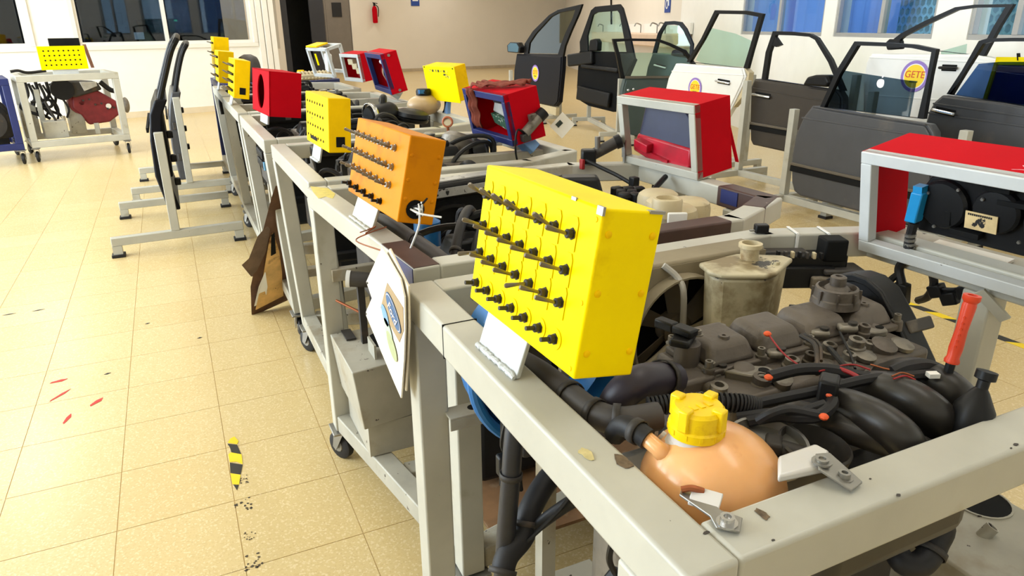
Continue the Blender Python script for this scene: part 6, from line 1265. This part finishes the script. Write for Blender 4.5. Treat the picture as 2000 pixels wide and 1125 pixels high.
MB().lathe([(.034, 0), (.036, .02), (.028, .03)], c+ux*-.08+V((-.03, .08, .0)), (0, 0, 1), 18).build('screw_cap', YELD, ri); MB().bar(c-V((0, 0, .05)), V((c.x, c.y, .80)), .06, .06, (1, 0, 0)).build('manifold_mount', IRON, ri)
e6 = eng_generic('car_engine', 'dark engine on the sixth stand, near the blue rails', .54, 1.06, 5.85, 6.25, .975, BLACK, 20, 17)
th = thing('car_tyre', V((.70, 7.35, .95)), 'grey rounded tyre standing on the far navy stand', 'tyre'); MB().lathe([(.05, -.08), (.13, -.07), (.15, -.03), (.15, .03), (.13, .07), (.05, .08)], (.72, 7.3, 1.03), (1, .2, .0), 24).build('tyre_body', DUST, th); MB().mm((.68, 7.2, .55), (.76, 7.4, .95)).build('tyre_foot', IRON, th)  # a tyre with a rounded profile, propped on an iron foot
# open side of the fourth stand: switch unit and wires
ms = thing('relay_unit', V((.42, 4.05, .50)), 'dark panel with rows of black relays and red wires, inside the fourth stand', 'relay unit')
c = atx(500, 290, .40)
MB().box((.41, 3.93, .74), (.03, .26, .20)).build('panel_body', DUST, ms, bevel=.004)
for k in range(10): MB().box((.39, 3.83+.05*(k % 5), .79-.05*(k//5)), (.02, .035, .04)).build('relay', BLACK, ms, bevel=.003)
MB().box((.388, 3.80, .74), (.01, .03, .04)).build('blue_relay', mat('pale_blue_part', c8(110, 170, 210), .5), ms)
for k in range(8): MB().tube(smooth_path([(.41, 3.62+.03*k, .80), (.40, 3.60+.02*k, .68), (.42, 3.62+.03*((k*3) % 5), .55), (.44, 3.62, .42)], 4), .008, 6).build('wire', [WIRER, BLACK, IRON, COPPER][k % 4], ms)
MB().box((.42, 3.93, .42), (.03, .05, .46)).build('panel_post', GREYW, ms)
MB().mm((.58, 1.32, .165), (1.40, 2.08, .175)).build('drip_plate', OILM, S2)
for lab, x0, x1, y, zt, m_ in (('black radiator across the back of the third stand', .50, 1.12, 2.97, .955, BLACK), ('long black beam across the back of the fourth stand', .46, 1.16, 4.14, .965, BLACKM), ('black radiator across the back of the fifth stand', .46, 1.14, 5.36, .97, BLACK), ('grey radiator across the back of the sixth stand', .46, 1.10, 6.52, .965, DUST)):
    t_ = thing('radiator', V(((x0+x1)/2, y, .45)), lab, 'radiator'); MB().mm((x0, y-.02, .50), (x1, y+.02, zt-.03)).build('radiator_core', BLACKM, t_); MB().mm((x0-.01, y-.035, zt-.05), (x1+.01, y+.035, zt)).build('top_tank', m_, t_, bevel=.012); MB().mm((x0-.01, y-.035, .45), (x1+.01, y+.035, .50)).build('bottom_tank', m_, t_, bevel=.012)
    for k in range(5): MB().mm((x0+.1+.11*k, y-.038, zt-.035), (x0+.13+.11*k, y-.034, zt-.01)).build('tank_rib', DUST, t_)
    MB().lathe([(.024, 0), (.026, .012), (.018, .018)], (x1-.12, y, zt), (0, 0, 1), 16).build('radiator_cap', STEEL, t_); MB().bar((x0+.05, y, .45), (x0+.05, y, .19), .03, .03, (1, 0, 0)).build('radiator_foot', IRON, t_)
for lab, c, s_, m_ in (('black battery on the third stand behind the small yellow box', (1.10, 2.80, .86), (.14, .20, .17), BLACK), ('black airbox on the fifth stand beside the tall red box', (.98, 5.10, .90), (.26, .18, .14), BLACK), ('dull silver module on the fifth stand', (.66, 5.12, .92), (.18, .12, .08), ALU), ('grey control unit on the fourth stand', (1.16, 3.98, .90), (.16, .12, .08), DUST)):
    t_ = thing('electrical_unit', V((c[0], c[1], c[2]-s_[2]/2)), lab, 'unit'); MB().box(c, s_).build('unit_case', m_, t_, bevel=.01); MB().box((c[0], c[1], c[2]+s_[2]/2+.006), (s_[0]*.8, s_[1]*.7, .012)).build('unit_lid', m_, t_, bevel=.004)
    for k in (-1, 1): MB().lathe([(.012, 0), (.012, .02)], (c[0]+k*s_[0]*.3, c[1], c[2]+s_[2]/2+.012), (0, 0, 1), 10).build('terminal', STEEL, t_)
    MB().bar((c[0], c[1], c[2]-s_[2]/2), (c[0], c[1], .19), .03, .03, (1, 0, 0)).build('unit_post', IRON, t_)
# ------------------------------------------------------------------ broken chipboard leaning on the third stand
wb = thing('broken_board', V((.27, 3.6, 0)), 'broken wooden board with torn laminate, leaning against the stands', 'board')
bp = [V((.212, 3.66, .004)), V((.33, 3.75, .004)), V((.37, 3.50, .30)), V((.352, 3.20, .74)), V((.342, 3.10, .79)), V((.325, 3.16, .74)), V((.262, 3.44, .44)), V((.222, 3.58, .22))]
bp = [aty(q[0], q[1], Y) for q, Y in (((491, 615), 3.66), ((566, 581), 3.72), ((562, 520), 3.55), ((548, 430), 3.30), ((538, 362), 3.12), ((530, 385), 3.16), ((508, 470), 3.38), ((489, 560), 3.58))]
nb = V((-.75, -.55, .35)).normalized(); MB().prism([p+nb*0 for p in bp], -nb*.03).build('board_panel', WOODB, wb, bevel=.002)
cB = sum(bp, V())/len(bp)
MB().prism([p.lerp(cB, .0)+nb*.004 for p in [aty(500, 605, 3.63), aty(553, 578, 3.68), aty(551, 500, 3.50), aty(540, 440, 3.33), aty(527, 470, 3.38), aty(515, 540, 3.52)]], -nb*.006).build('bare_wood', WOOD, wb)
MB().prism([p+nb*.009 for p in [aty(499, 598, 3.62), aty(520, 588, 3.64), aty(524, 560, 3.57), aty(520, 532, 3.50), aty(508, 560, 3.56)]], -nb*.004).build('white_laminate', WP, wb)
MB().prism([p+nb*.010 for p in [aty(532, 500, 3.45), aty(541, 495, 3.45), aty(538, 455, 3.35), aty(533, 460, 3.36)]], -nb*.004).build('dark_slot', BLACKM, wb)
MB().prism([p+nb*.006 for p in [aty(474, 518, 3.46), aty(492, 540, 3.53), aty(516, 490, 3.42), aty(524, 440, 3.31), aty(505, 462, 3.35), aty(488, 505, 3.43)]], -nb*.02).build('torn_veneer', mat('grey_brown_veneer', c8(104, 84, 70), .7, var=.25, vscale=16), wb)

# ------------------------------------------------------------------ gearbox on the far left stand
gb = thing('gearbox', bpt(.68, .40, .30), 'dark red gearbox casting hanging in the stand by the windowed wall', 'gearbox')
REDC = mat('dark_red_casting', c8(122, 34, 38), .5, var=.25, vscale=12, bump=.2)
bf = lambda px, py, o=0: onpl(px, py, bpt(0, .40+o, 0), V((-bd.y, bd.x, 0)))
bn = V((-bd.y, bd.x, 0))
MB().prism([bf(*q) for q in [(140, 190), (152, 178), (190, 176), (215, 190), (232, 200), (236, 222), (215, 238), (175, 244), (160, 225), (142, 212)]], bn*.16).build('gear_case', REDC, gb, bevel=.02, seg=3)
MB().lathe([(.03, 0), (.14, .02), (.15, .10), (.10, .16)], bf(160, 200), bn, 20).build('bell_housing', REDC, gb); MB().lathe([(.03, 0), (.03, .005)], bf(212, 207, -.01), -bn, 14).build('shaft_hole', PAPER, gb)
for k in range(7): MB().lathe([(.012, 0), (.012, .02)], bf(150+12*k, 186+6*(k % 2)+4*k, -.01), -bn, 8).build('bolt', IRON, gb)
MB().bar(bf(188, 240), V((bf(188, 240).x, bf(188, 240).y, .22)), .06, .05, (1, 0, 0)).build('support', GREY, gb)
eb = thing('car_engine', bpt(.35, .42, .4), 'black engine and hoses in the stand by the windowed wall', 'engine')
MB().prism([bf(*q, -.05) for q in [(110, 158), (150, 158), (190, 160), (200, 175), (150, 190), (128, 190), (112, 175)]], bn*.3).build('block', IRON, eb, bevel=.02)
MB().lathe([(.05, 0), (.12, 0), (.12, .08), (.05, .08)], bf(122, 175, -.08), bn, 22).build('ring', BLACK, eb); MB().prism([bf(*q, -.1) for q in [(155, 160), (188, 160), (190, 168), (165, 178)]], bn*.03).build('silver_cover', SIL, eb, bevel=.004)
for k in range(9):
    a = bf(48+7*k, 160+3*(k % 3), .05*(k % 4)); MB().tube(smooth_path([a, a+V((.03*(k % 3), 0, -.15)), a+V((.1*((k % 3)-1), .02, -.28)), a+V((.06, .05, -.38-.05*(k % 2)))], 5), .018-.003*(k % 3), 8).build('hose', RUB, eb)
MB().tube(smooth_path([bf(60, 200), bf(95, 195), bf(100, 208), bf(70, 212)], 6), .016, 8).build('hose', BLACK, eb); MB().tube(smooth_path([bf(195, 160), bf(215, 175), bf(228, 178)], 5), .03, 10).build('hose', BLACK, eb)
MB().tube(smooth_path([bf(20, 140), bf(35, 138), bf(55, 142), bf(90, 138)], 5), .016, 8).build('cable', BLACK, eb); MB().ball(bf(246, 205, .1), .06, 14, 8, (.7, 1, 1.6)).build('muffler', ALU, eb)
MB().bar(bf(70, 175), V((bf(70, 175).x, bf(70, 175).y, .22)), .05, .05, (1, 0, 0)).build('support', GREY, eb)
fbx = thing('fuel_box', bpt(.33, .2, .23), 'grey metal fuel box low in the stand by the windowed wall', 'fuel box')
q0, q1 = onpl(93, 280, bpt(0, .12, 0), bn), onpl(139, 278, bpt(0, .12, 0), bn); z1 = onpl(110, 237, bpt(0, .12, 0), bn).z
MB().box(V(((q0.x+q1.x)/2, (q0.y+q1.y)/2, (.235+z1)/2))+bn*.12, ((q1-q0).length, .24, z1-.235), bd, bn).build('box_body', GREYW, fbx, bevel=.006); MB().cyl(V((q0.x+.12, q0.y+.1, z1)), V((q0.x+.05, q0.y+.12, z1+.22)), .014, 8).build('pipe', IRON, fbx); MB().cyl(V((q0.x+.2, q0.y+.1, z1)), V((q0.x+.2, q0.y+.1, z1+.05)), .02, 8).build('cap', GREYW, fbx)
for (px, lab) in ((70, 'plain grey box post left of the fuel box'), (160, 'plain grey box post under the gearbox')):
    p = onpl(px, 285, bpt(0, .55, 0), bn); t_ = thing('support_box', V((p.x, p.y, .23)), lab, 'support'); MB().box(V((p.x, p.y, .41)), (.16, .2, .36), bd, bn).build('support_body', GREYW, t_, bevel=.006); MB().box(V((p.x, p.y, .60)), (.10, .12, .03), bd, bn).build('support_cap', GREY, t_, bevel=.004)
eb2 = thing('car_engine', b2pt(.75, .4, .3), 'black engine mass in the blue stand at the left edge', 'engine'); c = b2pt(.82, .42, .45)
MB().box(c, (.4, .4, .35), bd, bn).build('block', IRON, eb2, bevel=.03); MB().lathe([(.06, 0), (.15, .01), (.16, .06), (.06, .07)], c-bn*.25, -bn, 22).build('flywheel', IRON, eb2); MB().tube(smooth_path([c-bd*.1-bn*.2+V((0, 0, .1)), c+bd*.1-bn*.25+V((0, 0, .22)), c+bd*.2-bn*.2+V((0, 0, .1))], 5), .025, 8).build('hose', RUB, eb2); MB().box(c-V((0, 0, .2)), (.3, .3, .1), bd, bn).build('sump', BLACK, eb2)

# ------------------------------------------------------------------ marks on the floor
TY = mat('tape_yellow', c8(238, 204, 20), .5, var=.08); TK = mat('tape_black', c8(36, 34, 30), .5, var=.1)
def tape(label, path, w, n, torn=.0, slant=.5, res=1):
    """hazard tape: alternating slanted yellow and black pieces along a straight path"""
    a, b = V(path[0]), V(path[1]); d = (b-a); L = d.length; d.normalize(); s_ = V((-d.y, d.x, 0)); t_ = thing('floor_tape', a, label, 'tape')
    for k in range(n):
        t0_, t1_ = L*k/n, L*(k+1)/n; sk = w*slant; wl_ = w/2*(1-torn*random.random()); wr_ = w/2*(1-torn*random.random())
        pts = [a+d*(t0_-sk/2)-s_*wl_, a+d*((t0_+t1_)/2-sk/2)-s_*(wl_*(1-torn*.6*random.random())), a+d*(t1_-sk/2)-s_*wl_, a+d*(t1_+sk/2)+s_*wr_, a+d*((t0_+t1_)/2+sk/2)+s_*(wr_*(1-torn*.6*random.random())), a+d*(t0_+sk/2)+s_*wr_]
        MB().prism([p+V((0, 0, .0006)) for p in pts], (0, 0, .0008)).build('yellow_stripe' if k % 2 == 0 else 'black_stripe', TY if k % 2 == 0 else TK, t_, smooth=False)
    return t_
ts = thing('floor_tape', atz(458, 905), 'torn scrap of yellow and black tape in the left aisle', 'tape')
for m_, pc_ in ((TY, [(445, 865), (450, 857), (458, 853), (466, 862), (463, 868)]), (TK, [(444, 867), (463, 869), (471, 887), (452, 884), (449, 874)]), (TY, [(446, 888), (451, 884), (472, 888), (474, 907), (462, 902), (449, 903)]), (TK, [(449, 904), (474, 908), (470, 927), (450, 924)]), (TY, [(450, 925), (470, 928), (467, 947), (454, 946)]), (TK, [(456, 947), (466, 948), (463, 958)])):
    MB().prism([atz(*q)+V((0, 0, .0006)) for q in pc_], (0, 0, .0008)).build('yellow_stripe' if m_ is TY else 'black_stripe', m_, ts, smooth=False)
tape('yellow and black tape line on the floor to the right', (V((3.40, 2.75, 0)), V((3.38, 1.3, 0))), .05, 14, 0, .9)
RM = mat('red_floor_paint', c8(206, 48, 40), .6, var=.1); SMG = mat('black_adhesive_smear', c8(70, 60, 46), .8, var=.5, vscale=90)
for k, (px, py, l, w_, an) in enumerate(((115, 744, .034, .014, .2), (117, 772, .055, .009, .9), (188, 785, .036, .014, .9), (131, 818, .040, .010, 1.3))):
    p = atz(px, py); e = V((cos(an), sin(an), 0)); s_ = V((-e.y, e.x, 0))
    lab = ['topmost small red paint mark on the left floor', 'slanting red paint streak below the topmost mark', 'rightmost of the small red paint marks', 'lowest of the small red paint marks'][k]
    tag(MB().prism([p+e*l+V((0, 0, .0006)), p+s_*w_*.6+e*l*.3+V((0, 0, .0006)), p-e*l*.8+s_*w_*.3+V((0, 0, .0006)), p-e*l-s_*w_*.4+V((0, 0, .0006)), p-s_*w_+e*.3*l+V((0, 0, .0006))], (0, 0, .0006)).build('paint_mark', RM, None, smooth=False), lab, 'paint mark', 'red marks on the left floor')
for k, (px, py, r) in enumerate(((474, 938, .022), (475, 987, .030), (487, 1045, .022), (493, 1095, .030))):
    p = atz(px, py); lab = ['adhesive smear right beside the torn tape scrap', 'adhesive smear just below the torn tape scrap', 'faint adhesive smear, second from the bottom edge', 'adhesive smear nearest the bottom edge in the left aisle'][k]
    t_ = thing('adhesive_smear', V((p.x, p.y, .001)), lab, 'smear', 'dark smears on the left floor')
    for j in range(16):
        q = p+V((random.uniform(-1, 1)*r*.8, random.uniform(-1, 1)*r*1.1, .0006)); rr = r*random.uniform(.07, .20)*(0.7 if k == 2 else 1)
        MB().prism([q+V((rr*random.uniform(.5, 1.2)*cos(i), rr*random.uniform(.5, 1.2)*sin(i), 0)) for i in (0, 1, 2, 3, 4, 5)], (0, 0, .0005)).build('smear_fleck', SMG, t_, smooth=False)
for k, (px, py, l) in enumerate(((18, 614, .03), (75, 606, .03), (288, 632, .012), (210, 730, .014), (390, 660, .012))):
    p = atz(px, py); tag(MB().prism([p+V((l, .004, .0006)), p+V((0, .008, .0006)), p+V((-l, -.004, .0006)), p+V((0, -.008, .0006))], (0, 0, .0006)).build('scuff_mark', TK, None, smooth=False), ['dark scuff nearest the left edge of the floor', 'dark scuff right of the one at the left edge', 'tiny dark speck in the middle of the aisle', 'tiny dark speck right of the red marks', 'tiny dark speck below the nearer door stand'][k], 'scuff', 'dark specks on the aisle floor')
